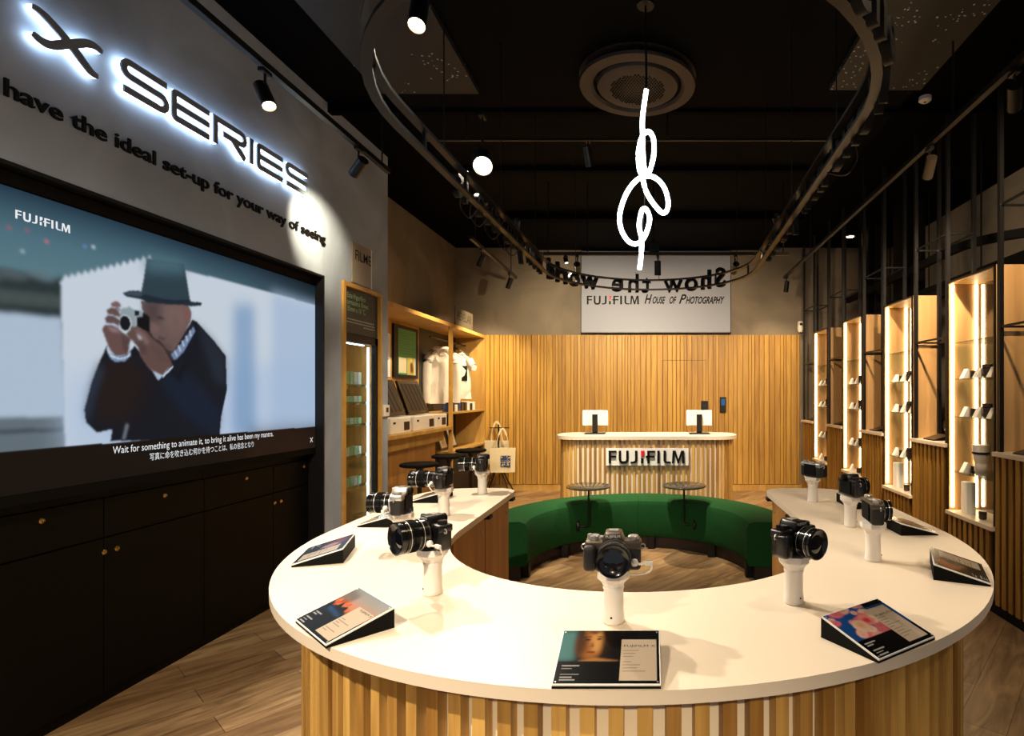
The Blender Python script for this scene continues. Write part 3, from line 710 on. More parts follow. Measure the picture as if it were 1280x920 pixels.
garment('hooded_sweatshirt', 'cream hooded sweatshirt hanging between the poster and the oak divider', 'sweatshirt', (-2.83, 7.60, 2.115), math.radians(42), .42, .74, True, 1.05)
ts = garment('hanging_shirt', 'white T-shirt hanging just beyond the oak divider', 'shirt', (-2.80, 8.15, 2.115), math.radians(30), .44, .68, False, .3)
bm = B(); box(bm, .05, .13, -.060, -.052, -.42, -.2); obj('chest_print', bm, M['ink'], ts)
# shelf goods
k = 0
for y, w, h, c in ((7.36, .07, .10, 'navy'), (7.47, .06, .12, 'camleather'), (7.58, .07, .09, 'whitep'), (7.70, .08, .11, 'navy'), (7.83, .07, .10, 'graphite'), (7.96, .09, .12, 'brownlens'), (8.10, .07, .13, 'card'), (8.22, .06, .10, 'plinth'), (8.34, .08, .12, 'card')):
    bm = B(); rbox(bm, -.05, .05, -w / 2, w / 2, 0, h, .003); o = obj('boxed_accessory', bm, M[c]); box_lab = {'navy': 'navy printed', 'camleather': 'charcoal', 'whitep': 'plain white', 'graphite': 'grey', 'brownlens': 'brown', 'card': 'bright white', 'plinth': 'dark brown'}[c]
    o.location = (-2.66, y, 1.2708); tag(o, 'small %s box on the upper shelf beside the T-shirt, %s' % (box_lab, ('by the divider', 'second from the divider', 'third from the divider', 'fourth from the divider', 'in the middle', 'past the middle', 'tall one near the wall', 'slim one near the wall', 'closest to the end panel')[k]), 'box', 'small boxes on the upper shelf'); k += 1
for y, lab in ((7.50, 'grey framed photo leaning on the lower shelf beside the divider'), (7.86, 'grey framed photo leaning further along the lower shelf')):
    f = thing('leaning_photo_frame', lab, 'photo frame', (-2.74, y, .756))
    R_ = frame_m((0, -.12, 0), (0, 1, 0), (-.3, 0, .954), (.954, 0, .3)); bm = B(); rbox(bm, 0, .26, 0, .32, -.02, 0, .004, R_); obj('frame', bm, M['graphite'], f); bm = B(); box(bm, .03, .23, .03, .29, .0005, .002, R_); obj('picture', bm, M['card'], f)
# bar stools
def stool(loc, label):
    s = thing('bar_stool', label, 'stool', loc, 0, 'black stools at the desk')
    bm = B(); lathe(bm, [(.165, .78), (.185, .785), (.188, .80), (.18, .812)], 32); obj('seat', bm, M['blackm'], s, True)
    bm = B(); lathe(bm, [(.03, .02), (.022, .06), (.022, .72), (.05, .78)], 16); obj('column', bm, M['metal'], s, True)
    bm = B(); lathe(bm, [(.2, 0), (.2, .008), (.05, .02)], 32); obj('base', bm, M['metal'], s, True)
    bm = B(); tube(bm, [(.14 * math.cos(a), .14 * math.sin(a), .3) for a in [i * PI / 12 for i in range(24)]], .008, 8, True); tube(bm, [(-.14, 0, .3), (.14, 0, .3)], .006, 8); obj('foot_ring', bm, M['metal'], s, True)
stool((-2.30, 5.60, 0), 'round black stool at the desk, the one beside the cooler')
stool((-2.28, 6.36, 0), 'round black stool at the desk in front of the oak divider')
stool((-2.24, 7.02, 0), 'round black stool under the shelf beside the tote bags')
# tote bags on a stand
st = thing('bag_stand', 'black splayed leg stand carrying tote bags before the oak wall', 'stand', (-2.26, 8.38, 0))
bm = B()
for a in (40, 140, 220, 320):
    c, s = math.cos(math.radians(a)), math.sin(math.radians(a)); tube(bm, [(.03 * c, .03 * s, .42), (.27 * c, .2 * s, .006)], .009, 8)
obj('leg', bm, M['metal'], st)
bm = B(); tube(bm, [(0, 0, .40), (0, 0, 1.05)], .012, 10); tube(bm, [(-.13, 0, 1.0), (.16, 0, 1.0)], .008, 8); obj('post', bm, M['metal'], st)
def tote(loc, rot, label, printed):
    t = thing('tote_bag', label, 'bag', loc, rot, 'canvas tote bags')
    bm = B(); prism(bm, [(-.18, .0), (.18, 0), (.19, .36), (-.19, .36)], -.03, .03)
    bmesh.ops.triangulate(bm, faces=bm.faces[:]); bmesh.ops.subdivide_edges(bm, edges=bm.edges[:], cuts=3, use_grid_fill=True)
    for v in bm.verts: v.co.z *= .35 + 1.0 * max(0, (1 - abs(v.co.x) / .2)) * max(0, 1 - v.co.y / .45)
    bmesh.ops.transform(bm, matrix=frame_m((0, 0, 0), (1, 0, 0), (0, 0, 1), (0, -1, 0)), verts=bm.verts[:]); obj('pouch', bm, M['tote'], t, True)
    for s in (-1, 1):
        bm = B(); tube(bm, smooth_path([(-.09, s * .014, .34), (-.07, s * .012, .5), (-.02, s * .01, .63), (.02, s * .01, .63), (.07, s * .012, .5), (.09, s * .014, .34)], 5), 0, flat=(.005, .025)); obj('handle', bm, M['tote'], t)
    if printed:
        bm = B(); 
        box(bm, -.02, .115, -.0425, -.0405, .085, .245); obj('print_ground', bm, M['navy'], t); bm = B()
        for q in range(34):
            x, z = random.uniform(-.02, .10), random.uniform(.09, .23); box(bm, x, x + random.uniform(.006, .018), -.0432, -.0426, z, z + random.uniform(.006, .02))
        obj('pale_print', bm, M['tote'], t); bm = B(); box(bm, -.024, .119, -.0404, -.0400, .081, .249)
        obj('blue_print', bm, M['navy'], t)
tote((-2.32, 8.50, .44), math.radians(-8), 'plain canvas tote bag hanging behind the printed one', False)
tote((-2.17, 8.27, .35), math.radians(6), 'canvas tote bag with dark blue print hanging on the stand', True)

# ================================================================== RECEPTION DESK
def rrect(x0, x1, y0, y1, r, n=8):
    return arc(x1 - r, y1 - r, r, 0, 90, n) + arc(x0 + r, y1 - r, r, 90, 180, n) + arc(x0 + r, y0 + r, r, 180, 270, n) + arc(x1 - r, y0 + r, r, 270, 360, n)
def slats(bm, path, period, w, dep, z0, z1, closed=False):
    """upright slats standing outside a path walked with the outside on its right"""
    P = [Vector((p[0], p[1], 0)) for p in path]; acc = 0
    for a, b in zip(P, P[1:]):
        L = (b - a).length
        if L < 1e-6: continue
        t = (b - a) / L; n = Vector((t.y, -t.x, 0)); u = acc
        while u < L:
            c = a + t * u; box(bm, -w / 2, w / 2, 0, dep, z0, z1, frame_m(c, t, n, (0, 0, 1))); u += period
        acc = u - L
rd = thing('reception_desk', 'long rounded reception desk with pale slats and white top at the oak wall', 'desk')
bm = B(); prism(bm, rrect(-1.03, .965, 5.96, 6.62, .27), 1.015, 1.055); tp = obj('worktop', bm, M['white'], rd)
bm = B(); prism(bm, rrect(-.97, .905, 6.02, 6.56, .24), .0, 1.014); obj('body', bm, M['cream'], rd)
bm = B(); pa = rrect(-.97, .905, 6.02, 6.56, .24); pa = pa + [pa[0]]
slats(bm, pa, .0525, .026, .022, 0.02, 1.013); obj('slat_front', bm, M['slat'], rd)
sgn = B(); box(sgn, -.465, .415, 5.965, 5.998, .742, .925); sn = obj('sign_plate', sgn, M['card'], rd)
brand_logo(sn, frame_m((-.435, 5.964, .768), (1, 0, 0), (0, 0, 1), (0, -1, 0)), .133, .022, M['ink'], M['red'])
settle(rd, (-.03, 6.3, 0))
for x, lab in ((-.615, 'white monitor seen from behind on the reception desk, alone at its curved end'), (.56, 'white monitor seen from behind on the reception desk, below the black card reader')):
    m_ = thing('monitor', lab, 'monitor', (x, 6.32, 1.056))
    bm = B(); rbox(bm, -.145, .145, -.0, .03, .09, .265, .008); obj('screen_shell', bm, M['whitep'], m_)
    bm = B(); rbox(bm, -.03, .03, -.03, .0, .02, .22, .004); box(bm, -.028, .028, -.022, -.002, .008, .10); obj('neck', bm, M['black'], m_)
    bm = B(); rbox(bm, -.115, .115, -.09, .09, 0, .010, .004); obj('base', bm, M['black'], m_)
o = thing('door_keypad', 'small black keypad with lit blue display on the oak wall', 'keypad')
bm = B(); rbox(bm, 1.09, 1.185, 8.67, 8.706, 1.22, 1.46, .005); obj('housing', bm, M['black'], o)
bm = B(); box(bm, 1.11, 1.165, 8.667, 8.669, 1.33, 1.43); obj('display', bm, emit('keypad_blue', (60, 110, 150), .9), o); settle(o, (1.14, 8.7, 1.22))
o = thing('card_reader', 'plain black card reader on the oak wall behind the monitor', 'card reader')
bm = B(); rbox(bm, .80, .905, 8.67, 8.706, 1.18, 1.40, .005); obj('housing', bm, M['black'], o); bm = B(); box(bm, .83, .875, 8.667, 8.669, 1.3, 1.34); obj('reader_face', bm, M['metal'], o); settle(o, (.85, 8.7, 1.18))
# hanging board on the back wall
hb = thing('wall_sign_board', 'large white sign board high on the wall above the oak cladding', 'sign')
bm = B(); box(bm, -1.05, 1.245, 8.62, 8.66, 2.455, 3.70); obj('board', bm, M['signw'], hb)
bm = B()
for a in ((-1.06, -1.05, 2.445, 3.71), (1.245, 1.255, 2.445, 3.71), (-1.06, 1.255, 2.445, 2.455), (-1.06, 1.255, 3.70, 3.71)): box(bm, a[0], a[1], 8.615, 8.70, a[2], a[3])
obj('edge_frame', bm, M['black'], hb)
brand_logo(hb, frame_m((-.965, 8.619, 2.885), (1, 0, 0), (0, 0, 1), (0, -1, 0)), .132, .003, M['ink'], M['red'])
bmx = frame_m((-.08, 8.619, 2.90), (1, 0, 0), (0, 0, 1), (0, -1, 0))
for wd, x, w_, sz in (('H', 0, .12, .20), ('ouse', .125, .20, .15), ('of', .385, .11, .15), ('P', .53, .12, .20), ('hotography', .635, .60, .15)):
    text('script_lettering', wd.upper() if sz < .2 else wd, sz, M['ink'], bmx @ Matrix.Translation((x, -.02 if sz > .2 else 0, 0)), hb, fit=w_, shear=.4, off=.0045)
settle(hb, (.1, 8.66, 2.45))
cc = thing('security_camera', 'small white security camera on the wall beside the case frames', 'security camera')
bm = B(); lathe(bm, [(.03, 0), (.045, .04), (.045, .15), (.035, .17)], 16, Matrix.Translation((2.33, 8.66, 2.46))); obj('housing', bm, M['whitep'], cc, True)
bm = B(); lathe(bm, [(.02, 0), (.02, .02)], 14, Matrix.Translation((2.33, 8.625, 2.58)) @ Matrix.Rotation(PI / 2, 4, 'X')); obj('lens', bm, M['ink'], cc); bm = B(); box(bm, 2.32, 2.34, 8.66, 8.75, 2.6, 2.62); obj('bracket', bm, M['whitep'], cc); settle(cc, (2.33, 8.7, 2.46))

# ================================================================== CURVED BENCH
CX, CY = -.10, 4.55
def bench(a0, a1, label):
    b = thing('curved_bench', label, 'bench', (CX, CY, 0))
    prof = [(.90, .12), (.88, .16), (.88, .42), (.90, .462), (.94, .478), (1.24, .478), (1.285, .462), (1.30, .42), (1.30, .16), (1.28, .12)]
    bm = B(); n = 36; rings = []
    for i in range(n + 1):
        a = math.radians(a0 + (a1 - a0) * i / n); ca, sa = math.cos(a), math.sin(a)
        rings.append([bm.verts.new((r_ * ca, r_ * sa, z)) for r_, z in prof])
    for a, c in zip(rings, rings[1:]):
        for k in range(len(prof)): bm.faces.new((a[k], a[(k + 1) % len(prof)], c[(k + 1) % len(prof)], c[k]))
    bm.faces.new(rings[0][::-1]); bm.faces.new(rings[-1]); obj('cushion', bm, M['green'], b, True)
    bm = B(); inner = arc(0, 0, .95, a0 + 1, a1 - 1, n); outer = arc(0, 0, 1.24, a0 + 1, a1 - 1, n)
    prism(bm, inner + outer[::-1], 0, .119); obj('plinth', bm, M['plinth'], b)
    for a in (a0 + 8, (a0 + a1) / 2, a1 - 8):
        bm = B(); c, s = math.cos(math.radians(a)), math.sin(math.radians(a)); prism(bm, rrect(-.035, .035, -.035, .035, .01, 3), 0, .12, Matrix.Translation((.925 * c, .925 * s, 0))); obj('foot', bm, M['black'], b)
bench(-4, 90.78, 'green curved bench half on the display case half of the ring')
bench(90.86, 184, 'green curved bench half on the stools and video wall half of the ring')
for x, y, dx, lab in ((-.57, 5.235, -1, 'round side table with thin black rim rising over the bench, beside the tote bag end'), (.325, 5.28, 1, 'round smoky side table rising over the bench, next to the desk end with display cases')):
    t = thing('side_table', lab, 'side table', (x, y, 0))
    bm = B(); lathe(bm, [(.19, .628), (.207, .634), (.207, .644), (.20, .648)], 40, Matrix.Translation((0, .0, 0))); obj('tabletop', bm, M['smoke'], t, True)
    bm = B(); tube(bm, smooth_path([(0, 0, .63), (0, 0, .36), (0, 0, .30), (.02 * dx, .0, .275), (.05 * dx, 0, .27), (.10 * dx, .0, .27)], 5), .009, 10); obj('stem', bm, M['metal'], t, True)
    bm = B(); lathe(bm, [(.05, 0), (.05, .02), (.03, .03)], 20, Matrix.Translation((.085 * dx, .0, .27)) @ Matrix.Rotation(PI / 2 * dx, 4, 'Y')); obj('clamp_disc', bm, M['black'], t, True)

# ================================================================== U-SHAPED DISPLAY COUNTER
TX, TY = -.05, 2.19
def upath(ro, ri, yend, rc=.16, rci=.10):
    """outline of the U: outer radius ro, inner radius ri, arms running back to yend"""
    out = arc(TX, TY, ro, 180, 360, 64)                                  # front outer half circle (towards the entrance)
    out += arc(TX + ro - rc, yend - rc, rc, 0, 90, 8) + arc(TX + ri + rci, yend - rci, rci, 90, 180, 8)
    out += arc(TX, TY, ri, 360, 180, 48)
    out += arc(TX - ri - rci, yend - rci, rci, 0, 90, 8) + arc(TX - ro + rc, yend - rc, rc, 90, 180, 8)
    return out
ct = thing('display_counter', 'large U-shaped display counter with white top and oak slat front', 'counter')
bm = B(); prism(bm, upath(1.19, .69, 3.17, .26, .12), .944, .970)
bmesh.ops.bevel(bm, geom=[e for e in bm.edges if len(e.link_faces) == 2 and abs(e.link_faces[0].normal.z - e.link_faces[1].normal.z) > .5], offset=.003, segments=2, profile=.5, affect='EDGES')
obj('worktop', bm, M['white'], ct)
ob = arc(TX, TY, 1.085, 180, 360, 64); ii = arc(TX, TY, 1.06, 360, 180, 64)
bm = B(); prism(bm, [(TX - 1.085, 3.08)] + ob + [(TX + 1.085, 3.08), (TX + 1.06, 3.08)] + ii + [(TX - 1.06, 3.08)], .0, .943); obj('backing_panel', bm, M['cream'], ct)
bm = B(); slats(bm, [(TX - 1.086, 3.06)] + arc(TX, TY, 1.086, 180, 360, 126) + [(TX + 1.086, 3.06)], .0545, .029, .028, .0, .942); obj('slat_front', bm, M['slat'], ct)
bm = B(); io = arc(TX, TY, .735, 180, 360, 48); in2 = arc(TX, TY, .755, 360, 180, 48)
prism(bm, [(TX - .735, 3.08)] + io + [(TX + .735, 3.08), (TX + .755, 3.08)] + in2 + [(TX - .755, 3.08)], .06, .943); obj('inner_panel', bm, M['oakd'], ct)
bm = B(); box(bm, TX - 1.06, TX - .755, 3.06, 3.08, .06, .943); box(bm, TX + .755, TX + 1.06, 3.06, 3.08, .06, .943); obj('end_panel', bm, M['oak'], ct)
bm = B(); prism(bm, upath(1.0, .80, 3.02, .05, .05), .0, .06); obj('kickboard', bm, M['black'], ct)
for sx in (-1, 1):
    x = TX + sx * .734
    for y0, y1 in ((2.2, 2.62), (2.63, 3.06)):
        bm = B(); rbox(bm, min(x, x - sx * .014), max(x, x - sx * .014), y0, y1, .45, .93, .002); d_ = obj('door', bm, M['oakd'], ct)
        bm = B(); lathe(bm, [(.007, 0), (.007, .004)], 12, Matrix.Translation((x - sx * .0145, y1 - .06, .87)) @ Matrix.Rotation(-sx * PI / 2, 4, 'Y')); obj('lock', bm, M['silver'], d_)
        bm = B(); box(bm, min(x - sx * .014, x - sx * .05), max(x - sx * .014, x - sx * .05), y1 - .05, y1 - .0, .925, .94); obj('hinge', bm, M['black'], d_)
        bm = B(); rbox(bm, min(x, x - sx * .014), max(x, x - sx * .014), y0, y1, .07, .44, .002); d_ = obj('door', bm, M['oak'], ct)
        bm = B(); rbox(bm, min(x - sx * .014, x - sx * .04), max(x - sx * .014, x - sx * .04), y1 - .12, y1 - .06, .405, .425, .003); obj('latch', bm, M['black'], d_)
settle(ct, (TX, TY, 0))
ZT = .9705

# ---- cameras and their stands
def camera_model(name, label, loc, rot, top='cam', lens_r=.036, lens_l=.07, hump=True, grip=True, scale=1.0, steps=3, rangef=False):
    c = thing(name, label, 'camera', loc, rot, None); c.scale = (scale,) * 3
    w, h, d = .064, .067, .026
    bm = B(); rbox(bm, -w, w, -d * .7, d * .8, 0, h, .009)
    if grip: rbox(bm, -w - .004, -w + .026, -d * 1.35, d * .3, .002, h - .006, .010)
    obj('body', bm, M['camleather'] if top != 'cam' else M['cam'], c, True)
    bm = B(); rbox(bm, -w - .001, w + .001, -d * .74, d * .84, h - .018, h + .002, .005); obj('top_plate', bm, M[top], c, True)
    if hump:
        bm = B(); a = [(-.026, h), (.026, h), (.018, h + .021), (-.018, h + .021)]
        prism(bm, a, -d * .95, d * 1.0, frame_m((0, 0, 0), (1, 0, 0), (0, 0, 1), (0, -1, 0))); t_ = bm
        bmesh.ops.bevel(bm, geom=bm.edges[:], offset=.003, segments=2, affect='EDGES', profile=.5)
        hp = obj('prism_housing', bm, M[top], c, True)
        bm = B(); box(bm, -.011, .011, -.006, .014, h + .021, h + .0235); obj('hot_shoe', bm, M['silver'], hp)
        bm = B(); lathe(bm, [(.013, 0), (.013, .012), (.010, .014)], 16, Matrix.Translation((0, d * .9, h + .006)) @ Matrix.Rotation(-PI / 2, 4, 'X')); obj('eyepiece', bm, M['blackm'], hp, True)
        text('maker_lettering', 'FUJIFILM', .009, M['card'], frame_m((-.0165, -d * .96 - .0012, h + .0115), (1, 0, 0), (0, 0, 1), (0, -1, 0)), hp, fit=.033)
    else:
        bm = B(); box(bm, .028, .056, -d * .75 - .001, -d * .74, h - .016, h - .003); obj('viewfinder_window', bm, M['lensglass'], c)
        bm = B(); box(bm, -.012, .012, -.006, .014, h + .002, h + .005); obj('hot_shoe', bm, M['silver'], c)
    for x, rr, hh in ((-.044, .0125, .010), (.046, .0125, .009), (-.03, .008, .007), (-.055, .006, .012)):
        bm = B(); lathe(bm, [(rr, 0), (rr, hh * .8), (rr * .86, hh)], 20, Matrix.Translation((x, .002, h + .002))); obj('dial', bm, M['silver'] if top in ('silver', 'graphite') else M['dmetal'], c, True)
    bm = B(); box(bm, -.04, .034, d * .8, d * .98, .010, .062); obj('rear_display', bm, M['blackm'], c)
    for s in (-1, 1):
        bm = B(); tube(bm, [(s * (w + .004) + .006 * math.cos(a), -.003, h - .014 + .006 * math.sin(a)) for a in [i * PI / 6 for i in range(12)]], .0016, 6, True); obj('strap_ring', bm, M['silver'], c)
    # lens, axis towards -Y
    r0 = lens_r * 1.12; y0 = d * .7; cz = max(.036, r0 + .0008); mx = Matrix.Translation((0.004, -y0, cz)) @ Matrix.Rotation(PI / 2, 4, 'X')
    L = lens_l; prof = [(r0 * .80, 0), (r0 * .82, L * .14), (r0 * .92, L * .16)]
    for k in range(steps):
        a = .16 + .7 * k / steps; b = .16 + .7 * (k + 1) / steps; rr = r0 * (.92 + .06 * (k + 1) / steps)
        prof += [(rr, L * a), (rr, L * (b - .05)), (rr * .955, L * (b - .045)), (rr * .955, L * (b - .008))]
    prof += [(r0, L * .88), (r0, L), (r0 * .93, L * 1.01), (r0 * .86, L * .96), (r0 * .60, L * .90)]
    bm = B(); lathe(bm, prof, 40, mx, cap=False); lb = obj('lens_barrel', bm, M['camshine'], c, True)
    bm = B(); n_ = 60                                                    # ribbed grip ring
    for i in range(n_):
        a = 2 * PI * i / n_; box(bm, -r0 * .02, r0 * .02, r0 * .94, r0 * 1.005, L * .45, L * .68, mx @ Matrix.Rotation(a, 4, 'Z'))
    obj('focus_ring', bm, M['blackm'], lb)
    bm = B(); lathe(bm, [(r0 * .615, L * .895), (r0 * .5, L * .915), (r0 * .3, L * .93), (.0005, L * .935)], 32, mx, cap=False); obj('front_glass', bm, M['lensglass'], lb, True)
    bm = B(); lathe(bm, [(r0 * .83, L * .10), (r0 * .93, L * .10), (r0 * .93, L * .155), (r0 * .83, L * .155)], 32, mx, cap=False); obj('mount_ring', bm, M['silver' if top in ('silver', 'graphite') else 'lensring'], lb, True)
    bm = B(); lathe(bm, [(r0 * 1.001, L * .79), (r0 * 1.004, L * .79), (r0 * 1.004, L * .80), (r0 * 1.001, L * .80)], 40, mx, cap=False); obj('accent_ring', bm, M['lensring'], lb, True)
    for f_ in (.30, .70):
        bm = B(); lathe(bm, [(r0 * .985, L * f_), (r0 * 1.0, L * f_), (r0 * 1.0, L * (f_ + .018)), (r0 * .985, L * (f_ + .018))], 36, mx, cap=False); obj('accent_ring', bm, M['silver'], lb, True)
    return c
def stand(loc, rot, label, h=.122, cable=True):
    s = thing('camera_stand', label, 'camera stand', (loc[0], loc[1], ZT), rot, None)
    bm = B(); lathe(bm, [(.024, 0), (.0255, .002), (.0255, .006), (.0235, .03), (.023, h * .62), (.025, h * .66), (.0245, h * .70)], 32); obj('stem', bm, M['whitep'], s, True)
    bm = B(); lathe(bm, [(.0246, h * .70), (.029, h * .78), (.039, h * .86), (.040, h * .87), (.040, h), (.0, h)], 8, Matrix.Rotation(PI / 8, 4, 'Z'), cap=False); obj('cradle', bm, M['whitep'], s)
    bm = B(); lathe(bm, [(.0025, 0), (.0025, .001)], 8, Matrix.Translation((-.004, -.0252, .018)) @ Matrix.Rotation(PI / 2, 4, 'X')); obj('sensor_dot', bm, M['ink'], s)
    if cable:
        bm = B(); lathe(bm, [(.0005, -.009), (.006, -.007), (.0088, 0), (.006, .007), (.0005, .009)], 14, Matrix.Translation((.050, -.036, h + .026)), cap=False)
        tube(bm, smooth_path([(.050, -.036, h + .026), (.062, -.034, h + .022), (.074, -.03, h + .026)], 4), .0028, 8)
        rbox(bm, .072, .092, -.036, -.026, h + .018, h + .028, .003); tube(bm, smooth_path([(.09, -.03, h + .02), (.085, -.02, h + .002), (.066, -.01, h - .008), (.04, -.0, h - .012)], 5), .0022, 8)
        obj('security_cable', bm, M['whitep'], s, True)
    return s
RD = lambda d: math.radians(d)
# (x, y, yaw) yaw 0 looks at the entrance; cameras face out of the U
CAMS = [
 (-.084, 1.306, RD(0), dict(top='graphite', lens_r=.034, lens_l=.055), 'graphite-topped camera with short lens at the bend of the counter, behind the portrait card', 'white stand holding the graphite-topped camera at the bend of the counter'),
 (-.577, 1.49, RD(-40), dict(top='cam', lens_r=.037, lens_l=.085), 'black camera with wide zoom lens, pointing at the sunset card', 'white stand holding the black camera that points at the sunset card'),
 (-.855, 1.93, RD(-84), dict(top='silver', lens_r=.031, lens_l=.085, steps=4), 'silver-topped camera with ribbed lens pointing at the cooler door', 'white stand under the silver-topped camera pointing at the cooler'),
 (-.90, 2.45, RD(-90), dict(top='cam', lens_r=.033, lens_l=.125, steps=5), 'black camera with the longest ribbed zoom lens, in front of the stools', 'white stand under the camera with the longest zoom lens'),
 (-.893, 2.99, RD(-80), dict(top='cam', lens_r=.032, lens_l=.10, steps=4), 'black camera with zoom lens at the counter arm tip beside the tote bags', 'white stand at the counter arm tip beside the tote bags'),
 (.367, 1.427, RD(35), dict(top='cam', lens_r=.034, lens_l=.055), 'black camera with short zoom lens, between the bench end and the blossom card', 'white stand near the bench end holding a black camera, closest to the blossom card'),
 (.714, 1.79, RD(84), dict(top='graphite', lens_r=.028, lens_l=.035, hump=False, grip=False), 'flat-topped compact camera seen side-on, standing between the two black cameras of its arm', 'white stand under the flat-topped compact camera'),
 (.807, 2.25, RD(100), dict(top='cam', lens_r=.031, lens_l=.05), 'black camera turned to the display cases, second from the arm tip', 'white stand second from the counter arm tip by the display cases'),
 (.807, 2.77, RD(118), dict(top='silver', lens_r=.028, lens_l=.035, hump=False), 'small silver-and-black camera at the counter arm tip by the display cases', 'white stand at the counter arm tip by the display cases'),
]
for x, y, yaw, kw, lab, slab in CAMS:
    stand((x, y), yaw, slab)
    camera_model('display_camera', lab, (x, y, ZT + .123), yaw, **kw)

# ---- sloping product cards
def card_portrait():
    im = Img(130, 90, 0, 1, 0, 1); im.grad([(0, (14, 13, 14)), (1, (20, 17, 16))])
    im.rect(0, .16, .40, 1, (86, 140, 142), 4); im.rect(.0, .62, 0, .385, (12, 12, 13), .6)
    im.ell(.30, .74, .145, .31, (176, 112, 54), 3); im.ell(.36, .78, .06, .22, (232, 172, 100), 3, .8); im.ell(.20, .8, .05, .3, (40, 24, 18), 3, .9)
    im.poly([(.22, 1), (.34, .92), (.42, 1)], (60, 34, 20), 2); im.ell(.47, .72, .05, .32, (40, 26, 20), 3, .9)
    im.ell(.265, .81, .032, .02, (38, 20, 12), 1); im.ell(.385, .825, .03, .018, (44, 22, 12), 1); im.ell(.22, .66, .05, .2, (90, 52, 26), 4, .7); im.poly([(.21, .86), (.30, .88), (.30, .865), (.22, .845)], (50, 26, 16), .8); im.poly([(.35, .89), (.43, .87), (.43, .855), (.36, .87)], (50, 26, 16), .8)
    im.poly([(.32, .78), (.34, .66), (.29, .65)], (150, 88, 44), 1.3); im.ell(.315, .565, .045, .018, (120, 40, 30), .8); im.ell(.315, .53, .03, .01, (190, 110, 60), 1)
    im.poly([(.2, .40), (.36, .46), (.5, .42), (.6, .40), (.6, .385), (.2, .385)], (190, 130, 74), 1.5); im.rect(0, .62, 0, .385, (12, 12, 13), .3)
    white_panel(im, .62, .97, .05, .82, True); small_lines(im, .05, .3); return im
def white_panel(im, x0, x1, y0, y1, dots=False):
    im.rect(x0, x1, y0, y1, (226, 206, 182), .3); h = y1 - y0; w = x1 - x0
    for k, (a, b) in enumerate(((.06, .5), (.06, .42), (.06, .35), (.06, .75), (.06, .30), (.06, .55), (.06, .48), (.06, .7), (.06, .35))):
        y = y1 - h * (.30 + .07 * k); im.rect(x0 + w * a, x0 + w * b, y, y + h * .013, (120, 104, 92), .3, .8)
def small_lines(im, x0, y0):
    for k, w in enumerate((.17, .10, 0, .18, .12, .15)):
        if w: im.rect(x0, x0 + w, y0 - .05 * k, y0 + .018 - .05 * k, (200, 200, 200), .3, .8)
def card_sunset():
    im = Img(130, 90, 0, 1, 0, 1); im.grad([(0, (10, 10, 12)), (.45, (14, 16, 22)), (.62, (222, 140, 104)), (.8, (176, 160, 150)), (1, (150, 160, 166))])
    im.poly([(0, .42), (.0, .6), (.1, .62), (.2, .7), (.3, .56), (.4, .62), (.5, .5), (.6, .48), (1, .5), (1, 0), (0, 0)], (12, 14, 18), 1.0)
    im.poly([(.0, .95), (.3, .88), (.3, .62), (0, .55)], (30, 30, 36), 4, .5)
    for k in range(14): im.ell(random.uniform(.06, .52), random.uniform(.55, .68), .03, .04, random.choice([(236, 110, 50), (250, 140, 60), (210, 90, 40)]), 1.0, .9)
    im.poly([(.1, .5), (.5, .44), (.52, .38), (.12, .42)], (30, 80, 130), 2, .8); im.rect(0, 1, 0, .34, (10, 10, 11), .5)
    white_panel(im, .55, .97, .05, .72); small_lines(im, .05, .28); return im
def card_blossom():
    im = Img(130, 90, 0, 1, 0, 1); im.grad([(0, (24, 70, 140)), (1, (30, 84, 160))])
    for k in range(30):
        x, y = random.uniform(0, .68), random.uniform(.38, 1); r_ = random.uniform(.04, .10)
        im.ell(x, y, r_, r_ * 1.2, random.choice([(240, 170, 160), (246, 196, 176), (232, 120, 130), (250, 214, 186)]), .9, .95, random.uniform(0, 3)); im.ell(x, y, r_ * .3, r_ * .35, (224, 90, 100), 1.2, .7)
    im.ell(.46, .68, .1, .13, (246, 150, 146), 1); im.ell(.46, .67, .05, .06, (226, 60, 80), 1.6); im.ell(.3, .6, .11, .14, (250, 206, 176), 1); im.ell(.31, .62, .04, .05, (246, 180, 120), 2)
    im.rect(0, 1, 0, .37, (10, 10, 11), .5); im.rect(.66, 1, .9, 1, (10, 10, 11), .4); white_panel(im, .60, .95, .06, .86); small_lines(im, .05, .28); return im
def card_dark(c1_, c2_):
    im = Img(100, 70, 0, 1, 0, 1); im.grad([(0, (16, 14, 14)), (1, (40, 34, 30))])
    im.ell(.25, .72, .2, .22, c1_, 3); im.ell(.4, .6, .12, .2, c2_, 2); im.rect(0, 1, 0, .36, (12, 12, 12), .5); im.rect(.9, 1, 0, 1, (12, 12, 12), .4); white_panel(im, .55, .93, .08, .86); small_lines(im, .05, .28); return im
